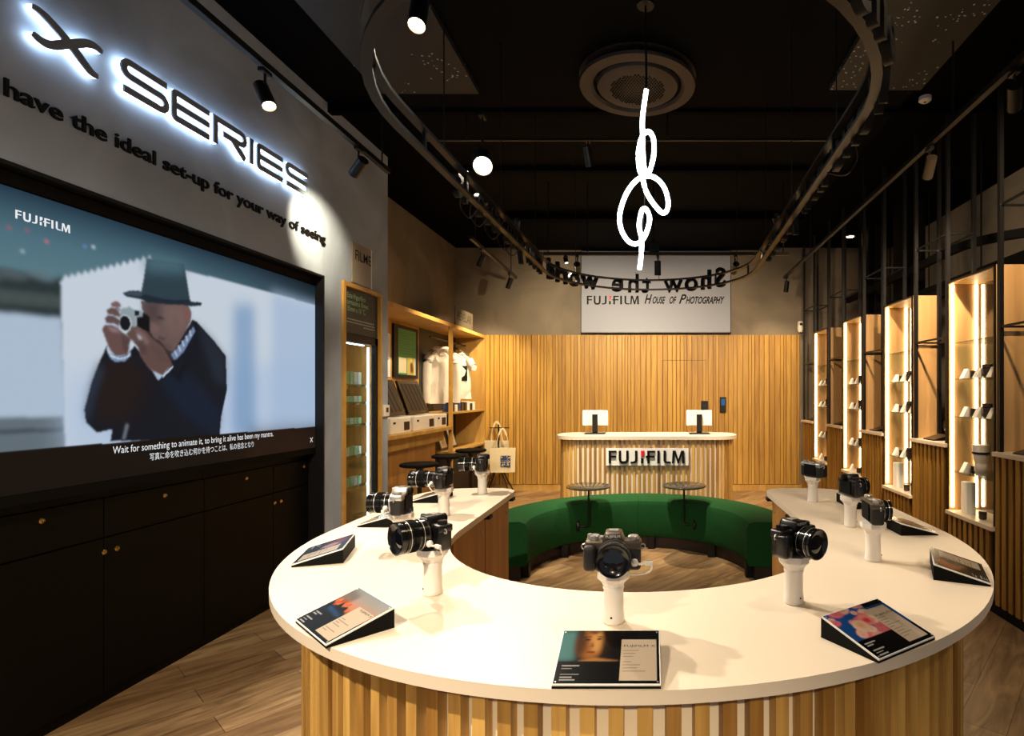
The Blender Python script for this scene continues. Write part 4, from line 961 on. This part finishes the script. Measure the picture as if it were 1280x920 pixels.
def wedge(loc, yaw, label, im, title=None):
    w = thing('product_card_wedge', label, 'display card', (loc[0], loc[1], ZT), yaw)
    W2, D, hb, hf = .0985, .142, .042, .004
    bm = B(); prism(bm, [(-D / 2, 0), (D / 2, 0), (D / 2, hb), (-D / 2, hf)], -W2, W2, frame_m((0, 0, 0), (0, 1, 0), (0, 0, 1), (1, 0, 0))); obj('wedge_body', bm, M['blackm'], w)
    L = math.hypot(D, hb - hf); up = Vector((0, D, hb - hf)) / L; nr = Vector((0, -(hb - hf), D)) / L
    R_ = frame_m((-W2, -D / 2, hf), (1, 0, 0), up, nr)
    bm = B(); rbox(bm, 0, 2 * W2, 0, L, .0002, .0045, .001, R_); obj('card_slab', bm, M['card'], w)
    pr = im.mesh('print', lambda u, v: tuple(R_ @ Vector((.002 + u * (2 * W2 - .004), .002 + v * (L - .004), .0048))), M['print'], w)
    bm = B()
    for a, b in ((.03, .04), (.97, .04), (.03, .95), (.97, .95)): lathe(bm, [(.0018, .005), (.0018, .0055)], 10, R_ @ Matrix.Translation((a * 2 * W2, b * L, 0)))
    obj('corner_pin', bm, M['silver'], w)
    if title: text('title_lettering', title, .0085, M['ink'], R_ @ Matrix.Translation((2 * W2 * .64, L * .66, .0050)), w, fit=.062)
    return w
wedge((-.078, 1.078), 0, 'sloping card with a dark portrait of a face, at the bend of the counter', card_portrait(), 'FUJIFILM X')
wedge((-.70, 1.285), RD(-42), 'sloping card with a sunset print at the curve by the video wall', card_sunset(), 'FUJIFILM X')
wedge((.495, 1.215), RD(33), 'sloping card with pink blossom print on blue', card_blossom(), 'FUJIFILM X')
wedge((-1.06, 1.83), RD(-72), 'sloping card with a reddish print beside the black cabinets', card_dark((120, 50, 60), (190, 150, 150)), None)
wedge((.915, 1.66), RD(66), 'sloping glossy card at the widest curve by the slatted cases', card_dark((200, 120, 70), (140, 130, 120)), None)
wedge((1.01, 2.20), RD(92), 'sloping dark card beside the flat-topped compact camera', card_dark((70, 80, 60), (60, 60, 60)), None)
wedge((-1.095, 2.33), RD(-90), 'sloping card under the lens of the silver-topped camera', card_dark((60, 60, 70), (110, 90, 80)), None)
wedge((-1.10, 2.83), RD(-90), 'sloping card behind the longest zoom lens', card_dark((60, 60, 70), (110, 90, 80)), None)
wedge((1.0, 2.68), RD(92), 'sloping card between the two farther cameras by the display cases'.replace('farther ', ''), card_dark((60, 70, 60), (90, 90, 80)), None)

# ================================================================== DISPLAY CASES ALONG THE OTHER WALL
XC, XB = 2.35, 2.585
ORD = ['nearest'] 
case_names = ['beside the widest bend of the counter', 'second in the row from the big telephoto lens', 'third in the row from the big telephoto lens', 'at the oak wall end of the row']
def case(k):
    y0 = 3.81 + 1.2 * k; y1 = y0 + .6
    c = thing('lit_display_case', 'tall lit display case with glass shelves, ' + case_names[k], 'display case', (0, 0, 0), 0, 'lit display cases')
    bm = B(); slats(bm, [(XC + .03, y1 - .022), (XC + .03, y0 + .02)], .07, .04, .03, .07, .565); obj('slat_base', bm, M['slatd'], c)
    bm = B(); box(bm, XC + .03, XB + .02, y0, y1, .07, .565); obj('base_body', bm, M['plinth'], c)
    bm = B(); box(bm, XC + .012, XB, y0, y1, 0, .07); obj('plinth', bm, M['blackm'], c)
    bm = B(); rbox(bm, XC - .025, XB + .02, y0 + .003, y1 - .003, .566, .596, .003); obj('ledge', bm, M['white'], c)
    for a, b in ((y0, y0 + .018), (y1 - .018, y1)):
        bm = B(); box(bm, XC, XB + .02, a, b, .597, 2.385); obj('side_panel', bm, M['oakc'], c)
    bm = B(); box(bm, XC, XB + .02, y0 + .018, y1 - .018, 2.365, 2.385); obj('top_panel', bm, M['oak'], c)
    bm = B(); box(bm, XB, XB + .006, y0 + .018, y1 - .018, .6, 2.36); obj('back_glass', bm, M['backglass'], c)
    for x in (XC + .014, XB - .035):
        bm = B(); box(bm, x, x + .018, y1 - .030, y1 - .0185, .62, 2.36); obj('led_strip', bm, M['led'], c)
    bm = B(); box(bm, XC - .004, XC + .008, y1 - .012, y1 + .0, .6, 2.385); box(bm, XC - .004, XC + .008, y0, y0 + .012, .6, 2.385); box(bm, XC - .004, XC + .008, y0, y1, 2.373, 2.385); obj('metal_edge', bm, M['dmetal'], c)
    for z in (1.90, 1.62, 1.33, .905):
        bm = B(); box(bm, XC + .012, XB - .002, y0 + .02, y1 - .03, z - .007, z); obj('glass_shelf', bm, M['glass'], c)
    settle(c, (XC + .1, (y0 + y1) / 2, 0))
for k in range(4): case(k)
def bay(k):
    y0 = 4.41 + 1.2 * k; y1 = y0 + .6
    if k == -1: y0 = 2.6
    nm = {-1: 'open steel frame niche at the cropped end of the case row', 0: 'open steel frame niche with a camera stand, next to the telephoto case', 1: 'open steel frame niche between the second and third lit cases', 2: 'open steel frame niche between the third and fourth lit cases', 3: 'narrow open steel frame niche against the oak wall'}[k]
    c = thing('open_display_niche', nm, 'display niche', (0, 0, 0), 0, 'open niches between the lit cases')
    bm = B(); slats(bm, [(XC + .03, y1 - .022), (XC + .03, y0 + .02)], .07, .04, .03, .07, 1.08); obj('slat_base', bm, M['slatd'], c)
    bm = B(); box(bm, XC + .03, XB + .02, y0, y1, .07, 1.08); obj('base_body', bm, M['plinth'], c)
    bm = B(); box(bm, XC + .012, XB, y0, y1, 0, .07); obj('plinth', bm, M['blackm'], c)
    bm = B(); rbox(bm, XC - .025, XB + .02, y0 + .003, y1 - .003, 1.081, 1.111, .003); obj('ledge', bm, M['white'], c)
    for x in (XC + .002, XB - .028):
        for y in ((y0 + .02, y1 - .05) if k >= 0 else (3.24, y1 - .05)):
            bm = B(); box(bm, x, x + .028, y, y + .028, 1.112, ZC - .002); obj('frame_post', bm, M['metal'], c)
    bm = B(); ya = y0 + .03 if k >= 0 else 3.25
    for z in (1.95, 2.77):
        bm = B()
        for x in (XC + .008, XB - .022): box(bm, x, x + .014, ya, y1 - .03, z, z + .014)
        for y in (ya, y1 - .04): box(bm, XC + .01, XB - .01, y, y + .014, z, z + .014)
        obj('cross_frame', bm, M['metal'], c)
    settle(c, (XC + .1, (y0 + y1) / 2, 0))
for k in range(-1, 4): bay(k)
# goods in the cases
def lens_item(r_, h_, m_, loc, label, grp, flare=0.0):
    o = thing('camera_lens', label, 'lens', loc, 0, grp)
    bm = B(); lathe(bm, [(r_ * .8, 0), (r_ * .84, h_ * .1), (r_, h_ * .14), (r_, h_ * .34), (r_ * .94, h_ * .36), (r_ * .96, h_ * .42), (r_ * (1 + flare * .3), h_ * .5), (r_ * (1 + flare), h_ * .8), (r_ * (.98 + flare), h_ * .82), (r_ * (1.02 + flare), h_), (r_ * (.9 + flare), h_ * 1.0)], 26); obj('barrel', bm, m_, o, True)
    bm = B(); lathe(bm, [(r_ * (1.02 + flare * .8), h_ * .70), (r_ * (1.05 + flare), h_ * .71), (r_ * (1.05 + flare), h_ * .76), (r_ * (1.02 + flare), h_ * .77)], 26); obj('band', bm, M['ink'], o, True)
    return o
def price_card(loc, label, grp):
    o = B(); prism(o, [(0, 0), (.05, 0), (.047, .075), (.039, .075)], -.026, .026, frame_m((0, 0, 0), (1, 0, 0), (0, 0, 1), (0, -1, 0)))
    q = obj('price_card', o, M['card']); q.location = loc; tag(q, label, 'price card', grp); return q
cn = ['case by the counter bend', 'second lit case', 'third lit case', 'lit case by the oak wall']
sn_ = {1.62: 'upper shelf', 1.33: 'middle shelf', .905: 'lower shelf', .596: 'bottom ledge'}
pn = ['by the aisle-far end panel', 'in the middle', 'by the opposite end panel']
pn = ['beside the strips', 'mid shelf', 'clear of the strips']
for k in range(4):
    y1 = 4.41 + 1.2 * k
    for z in (1.62, 1.33, .905):
        for j, dy in enumerate((.13, .30, .47)):
            if z == .905 and j == 2: continue
            if k == 0 and z == .905 and j == 1: continue
            price_card((XC + .03, y1 - dy, z + .0006), 'white price card, %s, %s, %s' % (sn_[z], cn[k], pn[j]), 'price cards in the cases')
            r_ = (.026, .034, .030)[j]; h_ = (.058, .095, .07)[j] * (1.1 if z == 1.33 else 1)
            lens_item(r_, h_, M['brownlens'], (XC + .085, y1 - dy - .075, z + .0006), 'dark lens, %s, %s, %s' % (sn_[z], cn[k], pn[j]), 'dark lenses in the cases')
    if k in (0, 1):
        b = B(); rbox(b, -.035, .035, -.04, .04, 0, .24, .004); box(b, -.036, -.0352, -.03, .03, .17, .2); q = obj('boxed_product', b, M['card']); q.location = (XC + .07, y1 - .16, .5965)
        tag(q, 'tall white product box standing on the bottom ledge, ' + cn[k], 'box', 'white boxes in the cases')
    else: price_card((XC + .03, y1 - .14, .5966), 'white price card on the bottom ledge, ' + cn[k], 'price cards in the cases')
    lens_item(.026, .06, M['graphite'], (XC + .06, y1 - .36, .5966), 'small dark lens alone on the bottom ledge, ' + cn[k], 'dark lenses in the cases')
lens_item(.042, .225, M['greylens'], (XC + .075, 4.10, .9056), 'large pale telephoto lens standing on the lower shelf, case by the counter bend', None, .32)
for k, lab in ((-1, 'dark card wedge on the niche ledge at the cropped end of the case row'), (0, 'dark card wedge on the niche ledge next to the telephoto case'), (1, 'dark card wedge on the ledge between second and third lit cases'), (2, 'dark card wedge on the ledge between third and fourth lit cases'), (3, 'dark card wedge on the ledge against the oak wall')):
    y = 4.78 + 1.2 * k; w = thing('niche_card_wedge', lab, 'display card', (XC + .10, y, 1.1116), RD(-90), 'card wedges in the niches')
    bm = B(); prism(bm, [(-.07, 0), (.07, 0), (.07, .045), (-.07, .005)], -.09, .09, frame_m((0, 0, 0), (0, 1, 0), (0, 0, 1), (1, 0, 0))); obj('wedge_body', bm, M['blackm'], w)
    bm = B(); prism(bm, [(-.068, .0055), (.068, .0445), (.068, .0475), (-.068, .0085)], -.088, .088, frame_m((0, 0, 0), (0, 1, 0), (0, 0, 1), (1, 0, 0))); obj('card_face', bm, M['graphite'], w)
s_ = stand((XC + .09, 4.55), RD(-90), 'white stand on the niche ledge next to the telephoto case', .11, False); s_.location.z = 1.1116
camera_model('display_camera', 'small camera on a stand in the niche next to the telephoto case', (XC + .09, 4.55, 1.1116 + .111), RD(-90), scale=.8, hump=False, lens_l=.03)
# black curved tray and ducts behind the frames
tr = B(); tube(tr, smooth_path([(2.83, 8.0, 2.84), (2.83, 6.8, 2.84), (2.83, 6.0, 2.84), (2.84, 5.2, 2.85), (2.93, 4.9, 2.85), (3.15, 4.66, 2.85), (3.55, 4.45, 2.85)], 6), 0, flat=(.05, .075))
tag(obj('curved_cable_tray', tr, M['blackm']), 'black curved cable tray behind the steel frames', 'cable tray')
for z, x, lab in ((2.46, 2.86, 'low black cable duct running behind the case tops'), (2.60, 3.05, 'upper black cable duct running behind the case tops')):
    tr = B(); rbox(tr, x, x + .09, 3.0, 7.5, z, z + .08, .01)
    for y in (3.6, 4.9, 6.2, 7.2): box(tr, x + .04, x + .05, y, y + .01, z + .08, ZC)
    tag(obj('cable_duct', tr, M['blackm']), lab, 'cable duct', None)

# ================================================================== HANGING RING SIGN
def ring_path(off=0.0, n=28):
    """stadium, counter-clockwise from the far right corner; returns centre line points"""
    a = Vector((0.0, 4.74)); b = Vector((-.09, 2.17)); r_ = .90 + off
    ax = (a - b).normalized(); sd = Vector((ax.y, -ax.x))                   # sd points to +X
    pts = []
    for i in range(n + 1):
        t = PI * i / n; pts.append(a + sd * r_ * math.cos(t) + ax * r_ * math.sin(t))
    for i in range(1, 12): pts.append((a - sd * r_).lerp(b - sd * r_, i / 12))
    for i in range(n + 1):
        t = PI * i / n; pts.append(b - sd * r_ * math.cos(t) - ax * r_ * math.sin(t))
    for i in range(1, 12): pts.append((b + sd * r_).lerp(a + sd * r_, i / 12))
    return pts
rs = thing('ring_sign', 'hanging black oval double-rail ring sign carrying raised letters, over counter and bench', 'sign')
P0 = ring_path()
for z, nm in ((2.555, 'lower_rail'), (2.65, 'upper_rail')):
    bm = B(); tube(bm, [(p.x, p.y, z) for p in P0], 0, closed=True, flat=(.035, .014)); obj(nm, bm, M['metal'], rs)
def along(P, s):
    L = 0; n = len(P)
    for i in range(n):
        a, b = P[i], P[(i + 1) % n]; d = (b - a).length
        if L + d >= s: t = (b - a) / d; return a + t * (s - L), t
        L += d
    return P[0], (P[1] - P[0]).normalized()
TOT = sum((P0[(i + 1) % len(P0)] - P0[i]).length for i in range(len(P0)))
for k in range(22):
    p, t = along(P0, TOT * k / 22 + .25); bm = B(); box(bm, -.008, .008, -.006, .006, 2.562, 2.643, frame_m((p.x, p.y, 0), (t.x, t.y, 0), (-t.y, t.x, 0), (0, 0, 1))); obj('strut', bm, M['metal'], rs)
ADV = {'i': .075, 'l': .075, 't': .10, 'w': .21, 'm': .23, ' ': .11, 'r': .11, 'S': .175}
s = .30 + .0; s = .90 * math.acos(.64 / .90) - .08
for phrase, s in (('Show the world how you see it', s), ('Show the world how you see', TOT - 4.12)):
    for ch in phrase:
        a = ADV.get(ch, .155)
        if ch != ' ':
            p, t = along(P0, (s + a / 2) % TOT); nrm = Vector((t.y, -t.x))
            bm = text_bm(ch, .262, depth=.03, off=.004, align='CENTER')
            bmesh.ops.transform(bm, matrix=frame_m((p.x + nrm.x * .036, p.y + nrm.y * .036, 2.535), (t.x, t.y, 0), (0, 0, 1), (nrm.x, nrm.y, 0)), verts=bm.verts[:]); obj('letter', bm, M['ink'], rs)
        s += a
for k in range(12):
    p, t = along(P0, TOT * (k + .5) / 12); bm = B(); tube(bm, [(p.x, p.y, 2.655), (p.x, p.y, 3.735)], .003, 6); obj('suspension_wire', bm, M['metal'], rs)
for k, f in enumerate((.33, .345, .37, .395, .41, .80)):
    p, t = along(P0, TOT * f); n_ = Vector((t.y, -t.x)); bm = B()
    tube(bm, smooth_path([(p.x, p.y, 2.66), (p.x + n_.x * .08, p.y + n_.y * .08, 2.70), (p.x + n_.x * .12, p.y + n_.y * .12, 2.58), (p.x + n_.x * .07, p.y + n_.y * .07, 2.50), (p.x + t.x * .05, p.y + t.y * .05, 2.53)], 5), .0035, 6); obj('cable_loop', bm, M['dmetal'], rs)
settle(rs, (-.05, 3.45, 2.55))

# ================================================================== NEON SQUIGGLE
YN = 3.2; ns = thing('neon_light', 'looping white neon tube light hanging in mid-air from a thin cord', 'light')
def npx(px, py, dy=0): return ((px - VX) * (YN + dy) / F, YN + dy, EYE + (VY - py) * (YN + dy) / F)
K = .2607
q = [(808, 112), (806, 125), (803, 150), (803.5, 175), (804, 195), (806, 214), (811, 216), (817, 195), (817, 175), (813, 166), (808, 165), (802, 172), (798, 190), (799, 210), (803, 222), (808, 240), (818, 256), (828, 266), (834, 262), (835, 250), (830, 234), (820, 223), (808, 220), (795, 226), (783, 242), (775, 266), (776, 285), (784, 300), (794, 305), (803, 300), (809, 288), (812, 273), (808, 262), (803, 262), (800, 272), (799, 284), (802, 300), (801.5, 318), (799.5, 336)]
pts = []
for i, (a, b) in enumerate(q): pts.append(npx(a, b, .05 * math.sin(i * .75)))
bm = B(); tube(bm, smooth_path(pts, 6), .0135, 12); obj('tube', bm, M['neon'], ns, True)
tp_ = npx(808, 111); bm = B(); tube(bm, [(tp_[0], YN, tp_[2] + .004), (tp_[0] - .005, YN, 3.738)], .006, 8); obj('cord', bm, M['blackm'], ns)
bm = B(); lathe(bm, [(.05, 0), (.05, .02)], 20, Matrix.Translation((tp_[0] - .005, YN, 3.718))); obj('ceiling_cup', bm, M['black'], ns)
bm = B(); tube(bm, [npx(807, 224), npx(803, 298)], .002, 6); obj('inner_wire', bm, M['dmetal'], ns)
settle(ns, (0, YN, 2.21))
# round ceiling diffuser
cd = thing('ceiling_diffuser', 'round bronze-grey air diffuser with perforated centre on the black ceiling', 'air diffuser', (-.085, 3.95, 3.66))
bm = B(); lathe(bm, [(.41, .02), (.405, .0), (.33, -.006), (.31, .012), (.31, .07), (.41, .07)], 56, cap=False); obj('outer_ring', bm, M['gold2'], cd, True)
bm = B(); lathe(bm, [(.29, .02), (.28, -.002), (.24, -.012), (.0005, -.018)], 56, cap=False); dd = obj('inner_plate', bm, M['gold2'], cd, True)
bm = B()
for i in range(-9, 10):
    for j in range(-9, 10):
        x, y = i * .021 + (j % 2) * .0105, j * .021
        if x * x + y * y < .19 ** 2: lathe(bm, [(.006, -.0185), (.006, -.012)], 6, Matrix.Translation((x, y, 0)))
obj('perforation', bm, M['blackm'], dd); bm = B(); box(bm, -.012, .012, -.41, .41, .022, .05); obj('cross_strut', bm, M['black'], cd)
bm = B(); lathe(bm, [(.32, .07), (.32, .08)], 40); obj('collar', bm, M['black'], cd)

# ================================================================== TRACKS, SPOTLIGHTS
def track(a, b, z, label, rods, w=.034):
    t = thing('lighting_track', label, 'lighting track'); bm = B(); tube(bm, [(a[0], a[1], z), (b[0], b[1], z)], 0, flat=(w, w)); obj('rail', bm, M['metal'], t)
    for f in rods:
        x, y = a[0] + (b[0] - a[0]) * f, a[1] + (b[1] - a[1]) * f; bm = B(); tube(bm, [(x, y, z + .017), (x, y, 3.738)], .006, 8); obj('rod', bm, M['metal'], t)
    settle(t, ((a[0] + b[0]) / 2, (a[1] + b[1]) / 2, z))
track((-1.99, .8), (-1.99, 4.27), 3.2, 'black lighting track above the video wall', (.35, .97))
track((-1.94, 6.07), (-1.94, 8.15), 3.2, 'short black lighting track before the shelving niche', (.08, .85))
track((1.86, 1.2), (1.96, 8.15), 3.2, 'long black lighting track beside the display cases', (.33, .55, .8))
track((-1.12, 5.9), (1.46, 5.9), 2.98, 'black cross track in front of the white sign board', (.02, .18, .98))
track((-1.75, 4.4), (1.40, 4.4), 3.50, 'thin black cross track behind the neon light', (.1, .6), .018)
lamp_id = 0
def spot(loc, aim, label, watts=0, size=60, blend=.4, r_=.034, L=.15, lit=True, drop=.05, color=(1, .76, .47), mt='metal', soft=.03, bright=True):
    """loc = centre of the can; aim = point it looks at"""
    d = (Vector(aim) - Vector(loc)).normalized(); s_ = thing('spotlight', label, 'spotlight', loc)
    q = d.to_track_quat('-Z', 'Y').to_matrix().to_4x4()
    bm = B(); lathe(bm, [(r_, L / 2), (r_, -L / 2), (r_ * .9, -L / 2), (r_ * .85, -L / 2 + .012)], 24, q, cap=False); lathe(bm, [(r_ * .0005, L / 2), (r_ * .999, L / 2)], 24, q, cap=False); obj('can', bm, M[mt], s_, True)
    bm = B(); lathe(bm, [(.0005, -L / 2 + .010), (r_ * .86, -L / 2 + .010)], 24, q, cap=False); obj('lamp_face', bm, (M['lamp'] if bright else M['lampdim']) if lit else M['blackm'], s_)
    bm = B(); tube(bm, [(0, 0, 0), (0, 0, L / 2 + drop)], .007, 8); rbox(bm, -.016, .016, -.035, .035, L / 2 + drop - .012, L / 2 + drop + .01, .003); obj('bracket', bm, M['metal'], s_)
    if watts:
        ld = bpy.data.lights.new('beam', 'SPOT'); ld.energy = watts; ld.spot_size = math.radians(size); ld.spot_blend = blend; ld.color = color; ld.shadow_soft_size = soft
        lo = bpy.data.objects.new('beam', ld); COL.objects.link(lo); lo.parent = s_; lo.location = d * (L / 2 + .01); lo.rotation_euler = d.to_track_quat('-Z', 'Y').to_euler()
    return s_
W1 = (1, .86, .68)
spot((-1.985, 2.89, 3.04), (-.85, 2.3, .97), 'lit spotlight on the track above the glowing sign letters', 260, 74, .6, color=W1)
spot((-1.985, 3.82, 3.05), (-2.53, 4.22, 2.72), 'dark spotlight on the track near the wall end, washing the grey wall', 120, 60, .9, color=(1, .80, .5), lit=True, soft=.02)
spot((-1.0, 3.35, 2.89), (-.25, 1.1, .97), 'dazzling spotlight above the ring sign rail next to the neon', 205, 70, .5, color=(1, .87, .70), r_=.06, drop=.2)
spot((-.95, 2.3, 3.06), (-.75, 1.3, .97), 'lit spotlight at the ceiling edge above the ring sign', 85, 84, .6, color=W1, r_=.036, drop=.2)
spot((-.485, 4.4, 3.37), (-.05, 6.0, .75), 'spotlight hanging on the thin cross track', 420, 66, .8, bright=False, color=W1)
spot((.95, 1.35, 3.2), (.6, 1.5, .97), 'added out-of-view spotlight over the counter arm by the display cases', 42, 92, .6, color=(1, .76, .48), drop=.2)  # lamp added above the view to light this side of the counter
spot((-.76, 5.9, 2.83), (-.9, 8.7, 1.7), 'spotlight on the cross track in front of the sign board corner', 400, 96, .9, color=(1, .78, .48))
spot((.085, 5.9, 2.83), (.1, 6.2, 1.0), 'spotlight hanging at the middle of the cross track', 300, 100, .9, color=(1, .78, .48))
spot((.9, 5.9, 2.83), (.8, 8.7, 1.7), 'spotlight at the cross track end beside the ring sign', 260, 96, .9, color=(1, .74, .44))
spot((-1.94, 6.45, 3.04), (-2.8, 6.6, 1.1), 'black spotlight on the short track nearest its rod', 130, 96, .9, color=(1, .80, .52))
spot((-1.94, 7.75, 3.04), (-2.7, 8.3, 1.3), 'lit spotlight at the end of the short track', 220, 100, .9, color=(1, .76, .46))
spot((1.90, 3.8, 3.04), (2.45, 6.2, 1.2), 'grey cylinder spotlight on the long track beside the cases', 260, 84, .7, color=(1, .76, .5), mt='graphite')
spot((1.955, 8.0, 3.04), (1.9, 8.7, 1.2), 'small spotlight at the far tip of the long track by the oak wall', 45, 100, .9, color=(1, .72, .42))
spot((-.80, 5.35, 2.78), (.0, 4.2, 0), 'small spotlight on the ring sign rail near the cross track', 150, 90, .8, r_=.02, L=.07, drop=.0, color=W1, bright=False)
spot((-1.02, 4.3, 2.80), (-1.9, 6.0, 0), 'small lit spotlight on the ring sign rail facing the stools', 130, 100, .8, r_=.022, L=.08, drop=.0, color=(1, .78, .5))
spot((.95, 4.2, 2.80), (2.4, 6.2, .9), 'small lit spotlight on the ring sign rail facing the cases', 130, 110, .9, r_=.022, L=.08, drop=.0, color=(1, .74, .46), bright=False)
spot((1.89, 2.9, 3.04), (3.2, 5.0, 2.0), 'black spotlight on the long track turned to the steel frames', 120, 110, .9, color=(1, .74, .46), bright=False)
spot((-.1, -1.45, 2.5), (-.05, .9, .05), 'added unseen spotlight by the entrance brightening the counter front', 360, 44, 1.0, color=(1, .80, .54))  # extra lamp behind the camera, put in to light the slat front
spot((-1.2, -.6, 3.1), (-1.9, 2.6, 0), 'added unseen spotlight by the entrance brightening the floor before the cabinets', 560, 80, .9, color=(1, .84, .62))  # extra unseen lamp, fills in the floor and cabinet side
spot((1.5, -.3, 3.1), (2.2, 3.4, .3), 'added unseen spotlight by the entrance brightening the slatted case bases', 100, 80, .9, color=(1, .80, .56))  # extra unseen lamp, fills in the case side
jb = thing('junction_box', 'black junction box at the middle of the cross track', 'junction box'); bm = B(); rbox(bm, -.01, .10, 5.86, 5.94, 2.999, 3.10, .01); obj('housing', bm, M['black'], jb); bm = B(); tube(bm, [(.04, 5.9, 3.10), (.04, 5.9, 3.738)], .01, 8); obj('conduit', bm, M['black'], jb); settle(jb, (.04, 5.9, 3.0))
dl = thing('ceiling_downlight', 'small lit recessed downlight on the ceiling behind the case frames', 'downlight', (2.90, 8.1, 3.783)); bm = B(); lathe(bm, [(.05, -.004), (.0005, -.004)], 24, cap=False); obj('lens', bm, M['lamp'], dl); bm = B(); lathe(bm, [(.075, .005), (.075, -.006), (.05, -.006), (.05, .005)], 24, cap=False); obj('trim_ring', bm, M['whitep'], dl)
sd_ = thing('smoke_detector', 'round white smoke detector on the black ceiling', 'smoke detector', (2.12, 4.31, 3.75)); bm = B(); lathe(bm, [(.045, .038), (.045, .01), (.032, .0), (.0005, 0)], 24, cap=False); obj('cover', bm, M['whitep'], sd_, True); bm = B(); lathe(bm, [(.01, -.003), (.01, .001)], 10); obj('sensor', bm, M['graphite'], sd_)

# ================================================================== CAMERA AND WORLD
w = bpy.data.worlds.new('shop_air'); bpy.context.scene.world = w; w.use_nodes = True
w.node_tree.nodes['Background'].inputs['Color'].default_value = (.9, .93, 1, 1); w.node_tree.nodes['Background'].inputs['Strength'].default_value = .26
cd_ = bpy.data.cameras.new('view'); co = bpy.data.objects.new('view', cd_); COL.objects.link(co)
cd_.sensor_width = 36; cd_.sensor_fit = 'HORIZONTAL'; cd_.lens = 36 * F / 1280
cd_.shift_x = -(VX - 640) / 1280; cd_.shift_y = (VY - 460) / 1280
co.location = (0, 0, EYE); co.rotation_euler = (PI / 2, 0, 0); cd_.clip_start = .05
sc = bpy.context.scene; sc.camera = co
sc.view_settings.view_transform = 'Standard'; sc.view_settings.look = 'None'; sc.view_settings.exposure = 0.0; sc.view_settings.gamma = 1.0; sc.view_settings.use_curve_mapping = False
sc.cycles.max_bounces = 8; sc.cycles.diffuse_bounces = 4; sc.cycles.glossy_bounces = 3; sc.cycles.transmission_bounces = 4; sc.cycles.transparent_max_bounces = 12
sc.cycles.use_denoising = True; sc.cycles.sample_clamp_indirect = 4.0; sc.cycles.caustics_reflective = False; sc.cycles.caustics_refractive = False
